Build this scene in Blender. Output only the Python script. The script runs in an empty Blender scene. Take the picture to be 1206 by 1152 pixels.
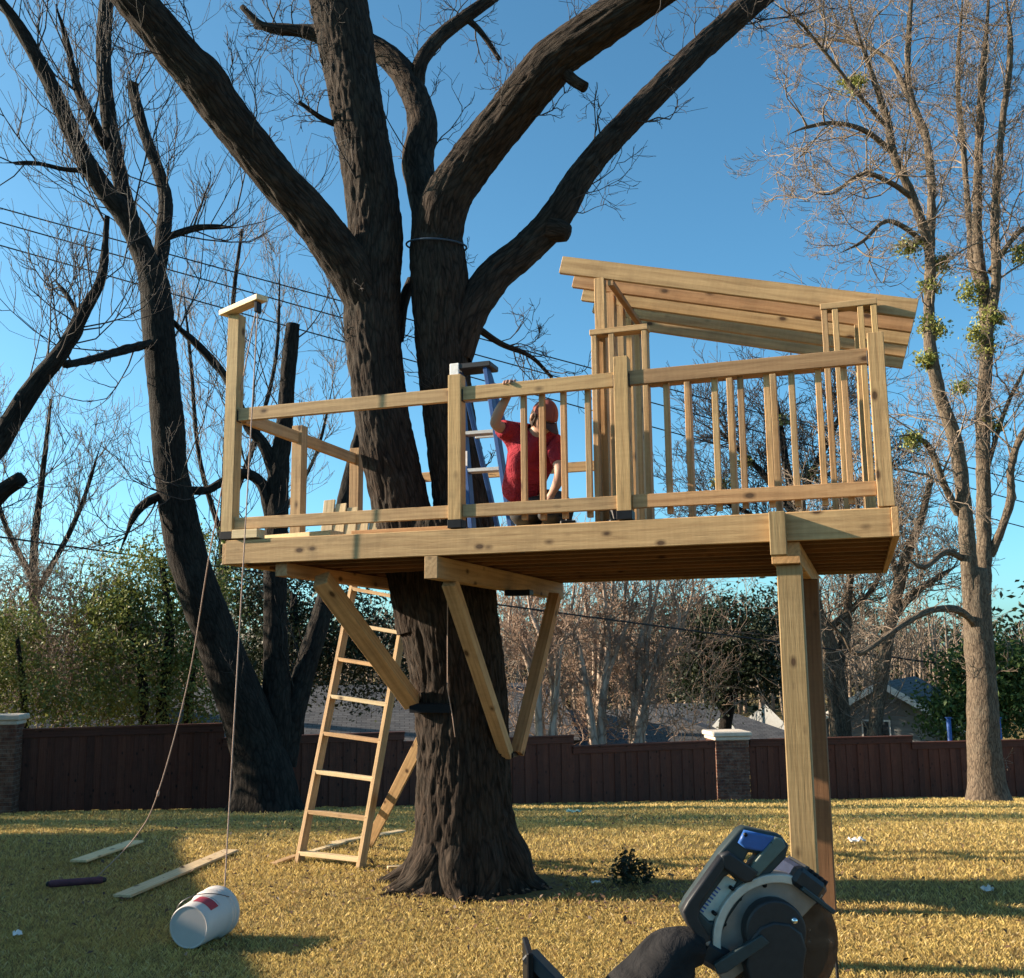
import bpy, math, random
import numpy as np
from mathutils import Vector, Matrix

sc = bpy.context.scene
COL = sc.collection
RNG = np.random.default_rng(7)
random.seed(7)

# ------------------------------------------------------------------ camera
CAM = np.array([0, 0, 1.75]); FPX = 1210.0
TH = math.radians(9.0); RO = -0.0095
Fv = np.array([0, math.cos(TH), math.sin(TH)]); Uv0 = np.array([0, -math.sin(TH), math.cos(TH)]); Rv0 = np.array([1., 0, 0])
Rv = Rv0*math.cos(RO)+Uv0*math.sin(RO); Uv = -Rv0*math.sin(RO)+Uv0*math.cos(RO)
cd = bpy.data.cameras.new('camera'); cam = bpy.data.objects.new('camera', cd); COL.objects.link(cam)
cd.sensor_fit = 'HORIZONTAL'; cd.sensor_width = 36; cd.lens = FPX/1206*36; cd.clip_end = 3000; cd.clip_start = .05
cam.matrix_world = Matrix(((Rv[0], Uv[0], -Fv[0], CAM[0]), (Rv[1], Uv[1], -Fv[1], CAM[1]), (Rv[2], Uv[2], -Fv[2], CAM[2]), (0, 0, 0, 1)))
sc.camera = cam

# ------------------------------------------------------------------ light
SUN_EL = math.radians(21); SUN_AZ = math.radians(-83)      # azimuth clockwise from +Y: the sun stands low on the left
w = bpy.data.worlds.new('World'); sc.world = w; w.use_nodes = True
nt = w.node_tree; bg = nt.nodes['Background']
sky = nt.nodes.new('ShaderNodeTexSky'); sky.sky_type = 'NISHITA'; sky.sun_disc = False
sky.sun_elevation = SUN_EL; sky.sun_rotation = SUN_AZ
sky.air_density = .7; sky.dust_density = 1.4; sky.ozone_density = 4.0; sky.altitude = 150
tint = nt.nodes.new('ShaderNodeMix'); tint.data_type = 'RGBA'; tint.blend_type = 'MULTIPLY'; tint.inputs[0].default_value = 1; tint.inputs[7].default_value = (.80, 1.15, .98, 1)   # the photograph's teal grade, the same over the whole sky
hsv = nt.nodes.new('ShaderNodeHueSaturation'); hsv.inputs['Saturation'].default_value = 1.04; nt.links.new(sky.outputs[0], hsv.inputs['Color']); nt.links.new(hsv.outputs[0], tint.inputs[6]); nt.links.new(tint.outputs[2], bg.inputs[0]); bg.inputs[1].default_value = .100
sl = bpy.data.lights.new('sun', 'SUN'); sun = bpy.data.objects.new('sun', sl); COL.objects.link(sun)
sl.energy = 5.0; sl.angle = math.radians(.5); sl.color = (1, .82, .63)
sd = Vector((math.sin(SUN_AZ)*math.cos(SUN_EL), math.cos(SUN_AZ)*math.cos(SUN_EL), math.sin(SUN_EL)))
sun.rotation_euler = sd.to_track_quat('Z', 'Y').to_euler()
vs = sc.view_settings; vs.view_transform = 'Standard'; vs.look = 'None'; vs.exposure = 1.38; vs.gamma = 1; vs.use_curve_mapping = False
sc.render.engine = 'CYCLES'

# ------------------------------------------------------------------ helpers
def ray(x, y): return Fv+Rv*(x-603)/FPX-Uv*(y-576)/FPX
def at(x, y, Y): r = ray(x, y); return CAM+r*Y/r[1]
def gz(x, y):
    s = np.maximum(0, np.asarray(y, float)-9.3); s = np.where(s < 2, s*s/4, s-1)
    d = np.minimum(s, 19.5)
    return -.122*d
def gpt(x, y):
    r = ray(x, y); lo, hi = 1., 80.
    for _ in range(60):
        m = (lo+hi)/2; P = CAM+r*m
        if P[2] > gz(P[0], P[1]): lo = m
        else: hi = m
    return CAM+r*lo

def tag(o, label=None, cat=None, group=None, kind=None):
    if label: o['label'] = label
    if cat: o['category'] = cat
    if group: o['group'] = group
    if kind: o['kind'] = kind
    return o
def empty(name, loc=(0, 0, 0), rz=0, label=None, cat=None, group=None):
    o = bpy.data.objects.new(name, None); COL.objects.link(o); o.location = loc; o.rotation_euler = (0, 0, rz); o.empty_display_size = .2
    return tag(o, label, cat, group)
def mesh_np(name, V, F, uv=None, smooth=False):
    """V (n,3); F (m,k) constant k."""
    me = bpy.data.meshes.new(name); V = np.asarray(V, np.float32); F = np.asarray(F, np.int32); k = F.shape[1]
    me.vertices.add(len(V)); me.vertices.foreach_set('co', V.ravel())
    me.loops.add(F.size); me.loops.foreach_set('vertex_index', F.ravel())
    me.polygons.add(len(F)); me.polygons.foreach_set('loop_start', np.arange(0, F.size, k, dtype=np.int32))
    me.polygons.foreach_set('loop_total', np.full(len(F), k, np.int32))
    if smooth: me.polygons.foreach_set('use_smooth', np.ones(len(F), bool))
    if uv is not None:
        ul = me.uv_layers.new(name='UVMap'); ul.data.foreach_set('uv', np.asarray(uv, np.float32)[F.ravel()].ravel())
    me.update(calc_edges=True)
    return me
def mesh_pd(name, V, F, smooth=False):
    me = bpy.data.meshes.new(name); me.from_pydata([tuple(v) for v in V], [], F); me.update()
    if smooth:
        for p in me.polygons: p.use_smooth = True
    return me
def put(name, me, mat, parent=None, M=None):
    o = bpy.data.objects.new(name, me); COL.objects.link(o)
    if mat is not None and not me.materials: me.materials.append(mat)
    if parent is not None: o.parent = parent
    if M is not None: o.matrix_local = M
    return o
_boxc = {}
def box_mesh(L, W, H, bev=.003):
    k = (round(L, 3), round(W, 3), round(H, 3), bev)
    if k in _boxc: return _boxc[k]
    hx, hy, hz = L/2, W/2, H/2; b = min(bev, hx*.4, hy*.4, hz*.4)
    V = []; F = []
    idx = {}
    for sx in (-1, 1):
        for sy in (-1, 1):
            for sz in (-1, 1):
                for a in range(3):
                    p = [sx*(hx-b), sy*(hy-b), sz*(hz-b)]; p[a] = (sx*hx, sy*hy, sz*hz)[a]
                    idx[(sx, sy, sz, a)] = len(V); V.append(p)
    def orient(f):
        c = np.mean([V[i] for i in f], 0); n = np.cross(np.array(V[f[1]])-V[f[0]], np.array(V[f[2]])-V[f[0]])
        return f if n@c > 0 else f[::-1]
    for a in range(3):
        b1, b2 = [i for i in range(3) if i != a]
        for s in (-1, 1):
            f = []
            for t1, t2 in ((-1, -1), (1, -1), (1, 1), (-1, 1)):
                k3 = [0, 0, 0]; k3[a] = s; k3[b1] = t1; k3[b2] = t2; f.append(idx[(*k3, a)])
            F.append(orient(f))
        for t1 in (-1, 1):
            for t2 in (-1, 1):
                k1 = [0, 0, 0]; k1[b1] = t1; k1[b2] = t2
                ka = k1[:]; ka[a] = -1; kb = k1[:]; kb[a] = 1
                F.append(orient([idx[(*ka, b1)], idx[(*kb, b1)], idx[(*kb, b2)], idx[(*ka, b2)]]))
    for sx in (-1, 1):
        for sy in (-1, 1):
            for sz in (-1, 1): F.append(orient([idx[(sx, sy, sz, a)] for a in range(3)]))
    me = mesh_pd('board', V, F); _boxc[k] = me
    return me
def frame_M(a, b, up=(0, 0, 1)):
    a = Vector(a); b = Vector(b); x = (b-a).normalized(); z = Vector(up); z = (z-x*z.dot(x))
    if z.length < 1e-4: z = Vector((1, 0, 0))-x*x.x
    z.normalize(); y = z.cross(x)
    M = Matrix((x, y, z)).transposed().to_4x4(); M.translation = (a+b)/2
    return M
def lumber(parent, name, a, b, wd, ht, mat, up=(0, 0, 1), bev=.003):
    L = (Vector(b)-Vector(a)).length
    me = box_mesh(L, wd, ht, bev)
    if me.materials and me.materials[0] != mat:
        me = me.copy(); me.materials.clear()
    return put(name, me, mat, parent, frame_M(a, b, up))
def bx(parent, name, x0, x1, y0, y1, z0, z1, mat, bev=.003):
    """axis-aligned board whose local X follows its longest side"""
    c = [(x0+x1)/2, (y0+y1)/2, (z0+z1)/2]; d = [x1-x0, y1-y0, z1-z0]; k = int(np.argmax(d))
    a = c[:]; b = c[:]; a[k] -= d[k]/2; b[k] += d[k]/2
    if k == 0: return lumber(parent, name, a, b, d[1], d[2], mat, (0, 0, 1), bev)
    if k == 1: return lumber(parent, name, a, b, d[0], d[2], mat, (0, 0, 1), bev)
    return lumber(parent, name, a, b, d[0], d[1], mat, (0, 1, 0), bev)

def catmull(P, m):
    P = np.asarray(P, float); n = len(P)
    if n < 3:
        t = np.linspace(0, 1, m)[:, None]; return P[0]*(1-t)+P[-1]*t
    Q = np.vstack([2*P[0]-P[1], P, 2*P[-1]-P[-2]]); d = np.r_[0, np.cumsum(np.linalg.norm(np.diff(P[:, :3], axis=0), axis=1))]
    s = np.linspace(0, d[-1], m); i = np.clip(np.searchsorted(d, s, 'right')-1, 0, n-2); t = ((s-d[i])/(d[i+1]-d[i]+1e-9))[:, None]
    p0, p1, p2, p3 = Q[i], Q[i+1], Q[i+2], Q[i+3]
    return .5*(2*p1+(p2-p0)*t+(2*p0-5*p1+4*p2-p3)*t*t+(3*p1-p0-3*p2+p3)*t**3)
def vnoise(th, s, nt_, cell, seed):
    r = np.random.default_rng(seed); ns = int(s.max()/cell)+3; G = r.random((nt_, ns))
    a = th/(2*np.pi)*nt_; b = s/cell; i = np.floor(a).astype(int); j = np.floor(b).astype(int); fa = a-i; fb = b-j
    fa = fa*fa*(3-2*fa); fb = fb*fb*(3-2*fb); i0 = i % nt_; i1 = (i+1) % nt_
    return (G[i0, j]*(1-fa)+G[i1, j]*fa)*(1-fb)+(G[i0, j+1]*(1-fa)+G[i1, j+1]*fa)*fb

class TB:
    """collects tubes into one mesh with UVs in metres (around, along)"""
    def __init__(s): s.V = []; s.F = []; s.U = []; s.n = 0
    def add(s, V, F, U): s.V.append(V); s.F.append(F+s.n); s.U.append(U); s.n += len(V)
    def tube(s, P, R, n=6, bark=0., lobes=None, cap=True, seed=0, cell=.22, ridge=.045):
        P = np.asarray(P, float); R = np.asarray(R, float); m = len(P)
        T = np.gradient(P, axis=0); T /= np.linalg.norm(T, axis=1)[:, None]+1e-12
        a0 = np.array([1., 0, 0]) if abs(T[0][0]) < .8 else np.array([0, 1., 0])
        A = np.zeros_like(P); v = a0-T[0]*(a0@T[0]); v /= np.linalg.norm(v); A[0] = v
        for i in range(1, m):
            v = A[i-1]-T[i]*(A[i-1]@T[i]); A[i] = v/(np.linalg.norm(v)+1e-12)
        B = np.cross(T, A)
        th = np.linspace(0, 2*np.pi, n+1)          # seam duplicated for UVs
        d = np.r_[0, np.cumsum(np.linalg.norm(np.diff(P, axis=0), axis=1))]
        TH_, S = np.meshgrid(th, d); RR = np.repeat(R[:, None], n+1, 1)
        if bark:
            nc = max(6, int(2*np.pi*R.mean()/ridge)); tw = TH_+.25*np.sin(S*1.7+seed)
            tw = np.mod(tw, 2*np.pi)
            n1 = vnoise(tw, S, nc, cell, seed); n2 = vnoise(tw, S, nc*2, cell*.45, seed+5); n3 = vnoise(TH_, S, 5, .7, seed+9)
            rg = 1-np.abs(2*n1-1); RR = RR+bark*(rg*1.3+n2*.7-1.0)+R[:, None]*.08*(n3-.5)
        if lobes is not None: RR = RR*lobes(TH_, S)
        V = P[:, None, :]+RR[..., None]*(np.cos(TH_)[..., None]*A[:, None]+np.sin(TH_)[..., None]*B[:, None])
        i = np.arange(m-1)[:, None]*(n+1)+np.arange(n)[None]
        F = np.stack([i, i+1, i+n+2, i+n+1], -1).reshape(-1, 4)
        U = np.stack([TH_*R.mean(), S+seed*.37], -1).reshape(-1, 2); V = V.reshape(-1, 3)
        if cap:
            c = len(V); V = np.vstack([V, P[-1]+T[-1]*R[-1]*.25]); U = np.vstack([U, U[-1:]])
            e = (m-1)*(n+1)+np.arange(n); F = np.vstack([F, np.stack([e, e+1, np.full(n, c), np.full(n, c)], -1)])
        s.add(V, F, U)
    def thin(s, P, R, n=3):
        P = np.asarray(P); R = np.asarray(R); m = len(P); t = P[-1]-P[0]; t = t/(np.linalg.norm(t)+1e-12)
        a = np.cross(t, (0, 0, 1.) if abs(t[2]) < .8 else (1., 0, 0)); a /= np.linalg.norm(a); b = np.cross(t, a)
        th = np.arange(n)*2*np.pi/n; ring = np.cos(th)[:, None]*a+np.sin(th)[:, None]*b
        V = (P[:, None]+R[:, None, None]*ring[None]).reshape(-1, 3)
        i = np.arange(m-1)[:, None]*n+np.arange(n)[None]; j = np.arange(m-1)[:, None]*n+(np.arange(n)[None]+1) % n
        F = np.stack([i, j, j+n, i+n], -1).reshape(-1, 4)
        U = np.stack([np.tile(th*R.mean(), m), np.repeat(np.linspace(0, 1, m), n)], -1)
        s.add(V, F, U)
    def mesh(s, name, smooth=True):
        F = np.vstack(s.F); 
        tri = F[:, 2] == F[:, 3]
        if tri.any():
            V = np.vstack(s.V); U = np.vstack(s.U); F4 = F[~tri]; F3 = F[tri]
            F3 = np.column_stack([F3[:, 0], F3[:, 1], F3[:, 2]])
            me = mesh_mixed(name, V, F4, F3, U, smooth); return me
        return mesh_np(name, np.vstack(s.V), F, np.vstack(s.U), smooth)
def mesh_mixed(name, V, F4, F3, uv, smooth):
    me = bpy.data.meshes.new(name); me.vertices.add(len(V)); me.vertices.foreach_set('co', V.astype(np.float32).ravel())
    li = np.r_[F4.ravel(), F3.ravel()].astype(np.int32); me.loops.add(len(li)); me.loops.foreach_set('vertex_index', li)
    tot = np.r_[np.full(len(F4), 4), np.full(len(F3), 3)].astype(np.int32); me.polygons.add(len(tot))
    me.polygons.foreach_set('loop_start', np.r_[0, np.cumsum(tot)[:-1]].astype(np.int32)); me.polygons.foreach_set('loop_total', tot)
    if smooth: me.polygons.foreach_set('use_smooth', np.ones(len(tot), bool))
    ul = me.uv_layers.new(name='UVMap'); ul.data.foreach_set('uv', uv.astype(np.float32)[li].ravel()); me.update(calc_edges=True)
    return me

def unit(v): return v/(np.linalg.norm(v)+1e-12)
def thinB(tb, P, R, n):
    k, m, _ = P.shape; t = P[:, -1]-P[:, 0]; t = t/(np.linalg.norm(t, axis=1)[:, None]+1e-12)
    ref = np.where(np.abs(t[:, 2:3]) < .8, np.array([[0, 0, 1.]]), np.array([[1., 0, 0]])); a = np.cross(t, ref); a /= np.linalg.norm(a, axis=1)[:, None]+1e-12; b = np.cross(t, a)
    th = np.arange(n)*2*np.pi/n; ring = np.cos(th)[None, :, None]*a[:, None]+np.sin(th)[None, :, None]*b[:, None]
    V = P[:, :, None]+R[:, :, None, None]*ring[:, None]
    i = np.arange(m-1)[:, None]*n+np.arange(n)[None]; j2 = np.arange(m-1)[:, None]*n+(np.arange(n)[None]+1) % n
    F = np.stack([i, j2, j2+n, i+n], -1).reshape(1, -1, 4)+(np.arange(k)*m*n)[:, None, None]
    U = np.zeros((k*m*n, 2)); tb.add(V.reshape(-1, 3), F.reshape(-1, 4), U)
def batch(tb, p, d, L, r, lvl, rng, up=.12, wig=.16, kids=(5, 4, 3), ratio=.55, ang=.8, tip=.35, rmin=.003):
    """wandering branches with side shoots, grown level by level"""
    n = len(p); m = 6 if lvl > 0 else 4; P = np.zeros((n, m, 3)); P[:, 0] = p; dd = d/(np.linalg.norm(d, axis=1)[:, None]+1e-12)
    for i in range(1, m):
        dd = dd+rng.normal(0, wig*(1.25 if lvl else 1), (n, 3))+np.array([0, 0, up]); dd /= np.linalg.norm(dd, axis=1)[:, None]; P[:, i] = P[:, i-1]+dd*(L/(m-1))[:, None]
    R = np.maximum(r[:, None]*np.linspace(1, tip, m)[None], rmin)
    thinB(tb, P, R, 5 if r.mean() > .03 else (4 if lvl > 0 else 3))
    if lvl <= 0: return
    nk = kids[max(0, len(kids)-lvl)]; N_ = n*nk; bi = np.repeat(np.arange(n), nk)
    t = rng.uniform(.22, 1, N_)*(m-1); i = np.minimum(t.astype(int), m-2); q0 = P[bi, i]; q1 = P[bi, i+1]; q = q0+(q1-q0)*(t-i)[:, None]
    td = q1-q0; td /= np.linalg.norm(td, axis=1)[:, None]+1e-12; nn = np.cross(td, rng.normal(size=(N_, 3))); nn /= np.linalg.norm(nn, axis=1)[:, None]+1e-12
    a = (ang*rng.uniform(.6, 1.25, N_))[:, None]; keep = rng.random(N_) < .9
    cd_ = td*np.cos(a)+nn*np.sin(a); cl = L[bi]*ratio*rng.uniform(.5, 1.25, N_)*(1.15-.45*t/(m-1)); cr = np.maximum(rmin, r[bi]*.55)
    batch(tb, q[keep], cd_[keep], cl[keep], cr[keep], lvl-1, rng, up, wig, kids, ratio, ang, tip, rmin)
def grow(tb, p, d, L, r, lvl, rng, **kw): batch(tb, np.array([p]), np.array([d], float), np.array([L]), np.array([r]), lvl, rng, **kw)
def shoots(tb, P, R, count, L, r, lvl, rng, t0=.2, t1=1., **kw):
    if count < 1: return
    m = len(P); t = rng.uniform(t0, t1, count)*(m-1); i = np.minimum(t.astype(int), m-2); q = P[i]+(P[i+1]-P[i])*(t-i)[:, None]; td = P[i+1]-P[i]; td /= np.linalg.norm(td, axis=1)[:, None]
    n = np.cross(td, rng.normal(size=(count, 3)))+np.array([0, 0, .25]); n /= np.linalg.norm(n, axis=1)[:, None]; a = rng.uniform(.6, 1.25, count)[:, None]
    batch(tb, q+n*R[i][:, None]*.6, td*np.cos(a)+n*np.sin(a), L*rng.uniform(.45, 1.2, count), np.minimum(r*rng.uniform(.6, 1.2, count), R[i]*.7), lvl, rng, **kw)
def pxpath(pts, step=.12):
    """[(px,py,width_px,Y)] -> smooth path and radii in metres"""
    W = []
    for x, y, wp, Y in pts:
        p = at(x, y, Y); W.append([*p, wp/2/FPX*np.linalg.norm(p-CAM)*.985])
    W = np.array(W); L = np.linalg.norm(np.diff(W[:, :3], axis=0), axis=1).sum()
    Q = catmull(W, max(4, int(L/step))); return Q[:, :3], np.maximum(Q[:, 3], .004)
def leaves(name, blobs, n, size, mat, rng, parent=None, shell=.75, flat=.0, sizevar=.4, spread=4.2):
    """leaf-sized faces spread through ellipsoids, with clumps and gaps. blobs: (cx,cy,cz,rx,ry,rz)"""
    B = np.array(blobs, float); vol = B[:, 3]*B[:, 4]*B[:, 5]; pr = vol**.8; pr /= pr.sum()
    nc = max(6, n//45); bi = rng.choice(len(B), nc, p=pr); u = rng.normal(size=(nc, 3)); u /= np.linalg.norm(u, axis=1)[:, None]
    rad = rng.random(nc)**(1/3.*(1-shell)+.05)*rng.uniform(.82, 1.15, nc)
    C = B[bi, :3]+u*rad[:, None]*B[bi, 3:]
    cs = rng.uniform(.35, 1.0, nc)*size*spread
    ci = rng.integers(0, nc, n); c = C[ci]+rng.normal(size=(n, 3))*cs[ci][:, None]*np.array([1, 1, .75])
    nn = rng.normal(size=(n, 3))+np.array([0, 0, .5]); nn /= np.linalg.norm(nn, axis=1)[:, None]
    t = np.cross(nn, rng.normal(size=(n, 3))); t /= np.linalg.norm(t, axis=1)[:, None]; b = np.cross(nn, t)
    s = size*rng.uniform(1-sizevar, 1+sizevar, n)[:, None]
    V = np.stack([c-t*s*.5, c+b*s*.24+nn*s*.06, c+t*s*.5, c-b*s*.24+nn*s*.06], 1).reshape(-1, 3)
    F = np.arange(4*n).reshape(-1, 4); rv = np.repeat(np.stack([rng.random(n), rng.random(nc)[ci]], -1), 4, 0)
    return put(name, mesh_np(name, V, F, rv), mat, parent)

# ------------------------------------------------------------------ materials
class N:
    def __init__(s, name, rough=.7, spec=.3):
        s.m = bpy.data.materials.new(name); s.m.use_nodes = True; s.t = s.m.node_tree; s.b = s.t.nodes['Principled BSDF']
        s.b.inputs['Roughness'].default_value = rough; s.b.inputs['Specular IOR Level'].default_value = spec
    def n(s, typ, **kw):
        nd = s.t.nodes.new(typ)
        for k, v in kw.items():
            if k.startswith('i_'): nd.inputs[k[2:].replace('_', ' ')].default_value = v
            else: setattr(nd, k, v)
        return nd
    def l(s, a, b): s.t.links.new(a, b)
    def mapped(s, scale, src='Object', rnd=True):
        tc = s.n('ShaderNodeTexCoord'); mp = s.n('ShaderNodeMapping'); mp.inputs['Scale'].default_value = scale
        if rnd:
            oi = s.n('ShaderNodeObjectInfo'); mu = s.n('ShaderNodeVectorMath', operation='SCALE'); mu.inputs[0].default_value = (13.7, 7.1, 5.3)
            s.l(oi.outputs['Random'], mu.inputs['Scale']); ad = s.n('ShaderNodeVectorMath', operation='ADD')
            s.l(tc.outputs[src], ad.inputs[0]); s.l(mu.outputs[0], ad.inputs[1]); s.l(ad.outputs[0], mp.inputs[0])
        else: s.l(tc.outputs[src], mp.inputs[0])
        return mp.outputs[0]
    def noise(s, vec, scale, detail=4, rough=.55, dist=0.):
        nd = s.n('ShaderNodeTexNoise'); nd.inputs['Scale'].default_value = scale; nd.inputs['Detail'].default_value = detail
        nd.inputs['Roughness'].default_value = rough; nd.inputs['Distortion'].default_value = dist
        if vec is not None: s.l(vec, nd.inputs['Vector'])
        return nd.outputs['Fac']
    def ramp(s, fac, stops):
        r = s.n('ShaderNodeValToRGB'); e = r.color_ramp.elements
        while len(e) < len(stops): e.new(.5)
        for q, (p, c) in zip(e, stops): q.position = p; q.color = (*c, 1) if len(c) == 3 else c
        s.l(fac, r.inputs[0]); return r.outputs[0]
    def mix(s, fac, a, b, blend='MIX'):
        m = s.n('ShaderNodeMix', data_type='RGBA', blend_type=blend)
        for sock, v in ((m.inputs[0], fac), (m.inputs[6], a), (m.inputs[7], b)):
            if isinstance(v, (int, float)): sock.default_value = v
            elif isinstance(v, tuple): sock.default_value = (*v, 1)
            else: s.l(v, sock)
        return m.outputs[2]
    def bump(s, h, strength=.4, dist=.01):
        b = s.n('ShaderNodeBump'); b.inputs['Strength'].default_value = strength; b.inputs['Distance'].default_value = dist
        s.l(h, b.inputs['Height']); s.l(b.outputs[0], s.b.inputs['Normal'])
    def color(s, c):
        if isinstance(c, tuple): s.b.inputs['Base Color'].default_value = (*c, 1)
        else: s.l(c, s.b.inputs['Base Color'])
        return s.m

def m_plain(name, c, rough=.5, metal=0., var=.15, scale=30, spec=.4):
    q = N(name, rough, spec); q.b.inputs['Metallic'].default_value = metal
    f = q.noise(q.mapped((1, 1, 1)), scale, 5)
    d = tuple(x*(1-var) for x in c); e = tuple(min(1, x*(1+var)) for x in c)
    q.bump(f, .12, .002)
    return q.color(q.ramp(f, [(.3, d), (.7, e)]))
def m_wood(name, dark, light, knot=(.06, .03, .015), green=0.):
    q = N(name, .68, .25); v = q.mapped((1.2, 16, 16)); g1 = q.noise(v, 1.6, 6, .6, 1.4)
    v2 = q.mapped((2.5, 60, 60)); g2 = q.noise(v2, 3, 3, .6)
    wv = q.n('ShaderNodeTexWave', wave_type='RINGS', rings_direction='X'); wv.inputs['Scale'].default_value = 1.6; wv.inputs['Distortion'].default_value = 9; wv.inputs['Detail'].default_value = 2
    wv.inputs['Detail Scale'].default_value = .7; q.l(q.mapped((.35, 7, 7)), wv.inputs['Vector'])
    c = q.ramp(g1, [(.28, dark), (.72, light)])
    c = q.mix(.20, c, q.ramp(wv.outputs['Fac'], [(.1, tuple(x*.55 for x in dark)), (.6, light)]))
    sm_ = q.noise(q.mapped((55, 3, 3)), 1, 3, .6); c = q.mix(.13, c, q.ramp(sm_, [(.35, dark), (.65, light)]))
    oi = q.n('ShaderNodeObjectInfo')
    tint = q.ramp(oi.outputs['Random'], [(0, (.70, .66, .62)), (.3, (1.05, .98, .90)), (.6, (1.18, 1.02, .86)), (.8, (.90, .80, .74)), (1, (1.0, .94, .82))])
    c = q.mix(1., c, tint, 'MULTIPLY')
    vo = q.n('ShaderNodeTexVoronoi', feature='F1'); vo.inputs['Scale'].default_value = 6.4; q.l(q.mapped((.62, 1.1, 1.1)), vo.inputs['Vector'])
    kf = q.ramp(vo.outputs['Distance'], [(.08, (.95, .95, .95)), (.115, (.5, .5, .5)), (.19, (0, 0, 0))])
    c = q.mix(kf, c, knot)
    st = q.noise(q.mapped((3, 3, 3)), 1.4, 5, .65); c = q.mix(q.ramp(st, [(.5, (0, 0, 0)), (.8, (.5, .5, .5))]), c, tuple(x*.55 for x in dark))
    hb = q.n('ShaderNodeMath', operation='ADD'); q.l(g1, hb.inputs[0]); q.l(g2, hb.inputs[1]); q.bump(hb.outputs[0], .35, .004)
    return q.color(c)
WOOD = m_wood('treated_pine', (.31, .20, .10), (.56, .40, .22))
WOODG = m_wood('greenish_pine', (.30, .21, .10), (.53, .40, .21))
WOODR = m_wood('reddish_pine', (.29, .17, .085), (.50, .33, .18))
WOODP = m_wood('pale_pine', (.52, .42, .24), (.70, .60, .40))
SHADEM = m_wood('shade_darkened_pine', (.13, .075, .04), (.24, .14, .075))  # same pine, with the shade under the deck put into its colour
FENCEM = m_wood('stained_cedar', (.075, .028, .020), (.155, .062, .044), (.02, .008, .006))
def m_bark(name, dark, light, su=14, sv=2.2, bumpd=.03, lich=(.2, .19, .15), lichf=.25, strength=.9):
    q = N(name, .9, .15); tc = q.n('ShaderNodeTexCoord'); mp = q.n('ShaderNodeMapping'); mp.inputs['Scale'].default_value = (su, sv, 1); q.l(tc.outputs['UV'], mp.inputs[0])
    a = q.noise(mp.outputs[0], 1, 6, .62, .9); mp2 = q.n('ShaderNodeMapping'); mp2.inputs['Scale'].default_value = (su*3, sv*3.5, 1); q.l(tc.outputs['UV'], mp2.inputs[0])
    vo = q.n('ShaderNodeTexVoronoi', feature='DISTANCE_TO_EDGE'); vo.inputs['Scale'].default_value = .8; q.l(mp.outputs[0], vo.inputs['Vector'])
    b = q.noise(mp2.outputs[0], 1, 4, .6)
    c = q.ramp(a, [(.3, dark), (.68, light)]); c = q.mix(q.ramp(vo.outputs['Distance'], [(0, (.7, .7, .7)), (.12, (0, 0, 0))]), c, tuple(x*.4 for x in dark))
    ln = q.noise(q.mapped((1, 1, 1)), 2.2, 5, .7); c = q.mix(q.ramp(ln, [(.5, (0, 0, 0)), (.8, (lichf,)*3)]), c, lich)
    h = q.n('ShaderNodeMath', operation='MULTIPLY_ADD'); q.l(b, h.inputs[0]); h.inputs[1].default_value = .35; q.l(a, h.inputs[2])
    h2 = q.n('ShaderNodeMath', operation='MULTIPLY_ADD'); q.l(vo.outputs['Distance'], h2.inputs[0]); h2.inputs[1].default_value = .8; q.l(h.outputs[0], h2.inputs[2])
    q.bump(h2.outputs[0], strength, bumpd)
    return q.color(c)
BARK = m_bark('pecan_bark', (.012, .009, .007), (.058, .041, .030), 34, 5.5, .025, lichf=.10)
BARKD = m_bark('dark_bark', (.010, .008, .007), (.036, .029, .024), 20, 4, .03, lichf=.08)
BARKP = m_bark('pale_bark', (.065, .048, .036), (.21, .160, .112), 30, 7, .025)
BARKM = m_bark('myrtle_bark', (.30, .22, .17), (.56, .45, .36), 8, 2, .01)
TWIGD = m_plain('dark_twigs', (.040, .031, .026), .8, 0, .3, 8)
TWIGP = m_plain('pale_twigs', (.20, .15, .11), .8, 0, .3, 5)
TWIGR = m_plain('russet_twigs', (.29, .20, .145), .8, 0, .35, 4)
def m_leaf(name, a, b, c3, trans=.25):
    q = N(name, .55, .35); uv = q.n('ShaderNodeUVMap'); sp = q.n('ShaderNodeSeparateXYZ'); q.l(uv.outputs[0], sp.inputs[0])
    c = q.mix(.5, q.ramp(sp.outputs[0], [(0, a), (.5, b), (1, c3)]), q.ramp(sp.outputs[1], [(0, a), (.6, b), (1, c3)]))
    q.color(c)
    tr = q.n('ShaderNodeBsdfTranslucent'); q.l(c, tr.inputs[0]); mx = q.n('ShaderNodeMixShader'); mx.inputs[0].default_value = trans
    out = q.t.nodes['Material Output']; q.l(q.b.outputs[0], mx.inputs[1]); q.l(tr.outputs[0], mx.inputs[2]); q.l(mx.outputs[0], out.inputs[0])
    return q.m
LEAFG = m_leaf('privet_leaves', (.06, .08, .018), (.15, .18, .04), (.28, .28, .075))
LEAFD = m_leaf('oak_leaves', (.010, .018, .008), (.022, .034, .013), (.045, .055, .022))
LEAFM = m_leaf('magnolia_leaves', (.022, .05, .013), (.06, .11, .025), (.15, .19, .05))
LEAFY = m_leaf('mistletoe_leaves', (.13, .15, .03), (.24, .25, .06), (.36, .34, .11))
LEAFB = m_leaf('dead_leaves', (.045, .025, .016), (.11, .06, .035), (.26, .16, .09), .1)
METALB = m_plain('black_steel', (.012, .012, .014), .45, .6)
BLACK = m_plain('black_plastic', (.016, .016, .018), .5, 0, .2, 60)
ALU = m_plain('cast_aluminium', (.50, .49, .47), .42, .75, .08, 40)

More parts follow.
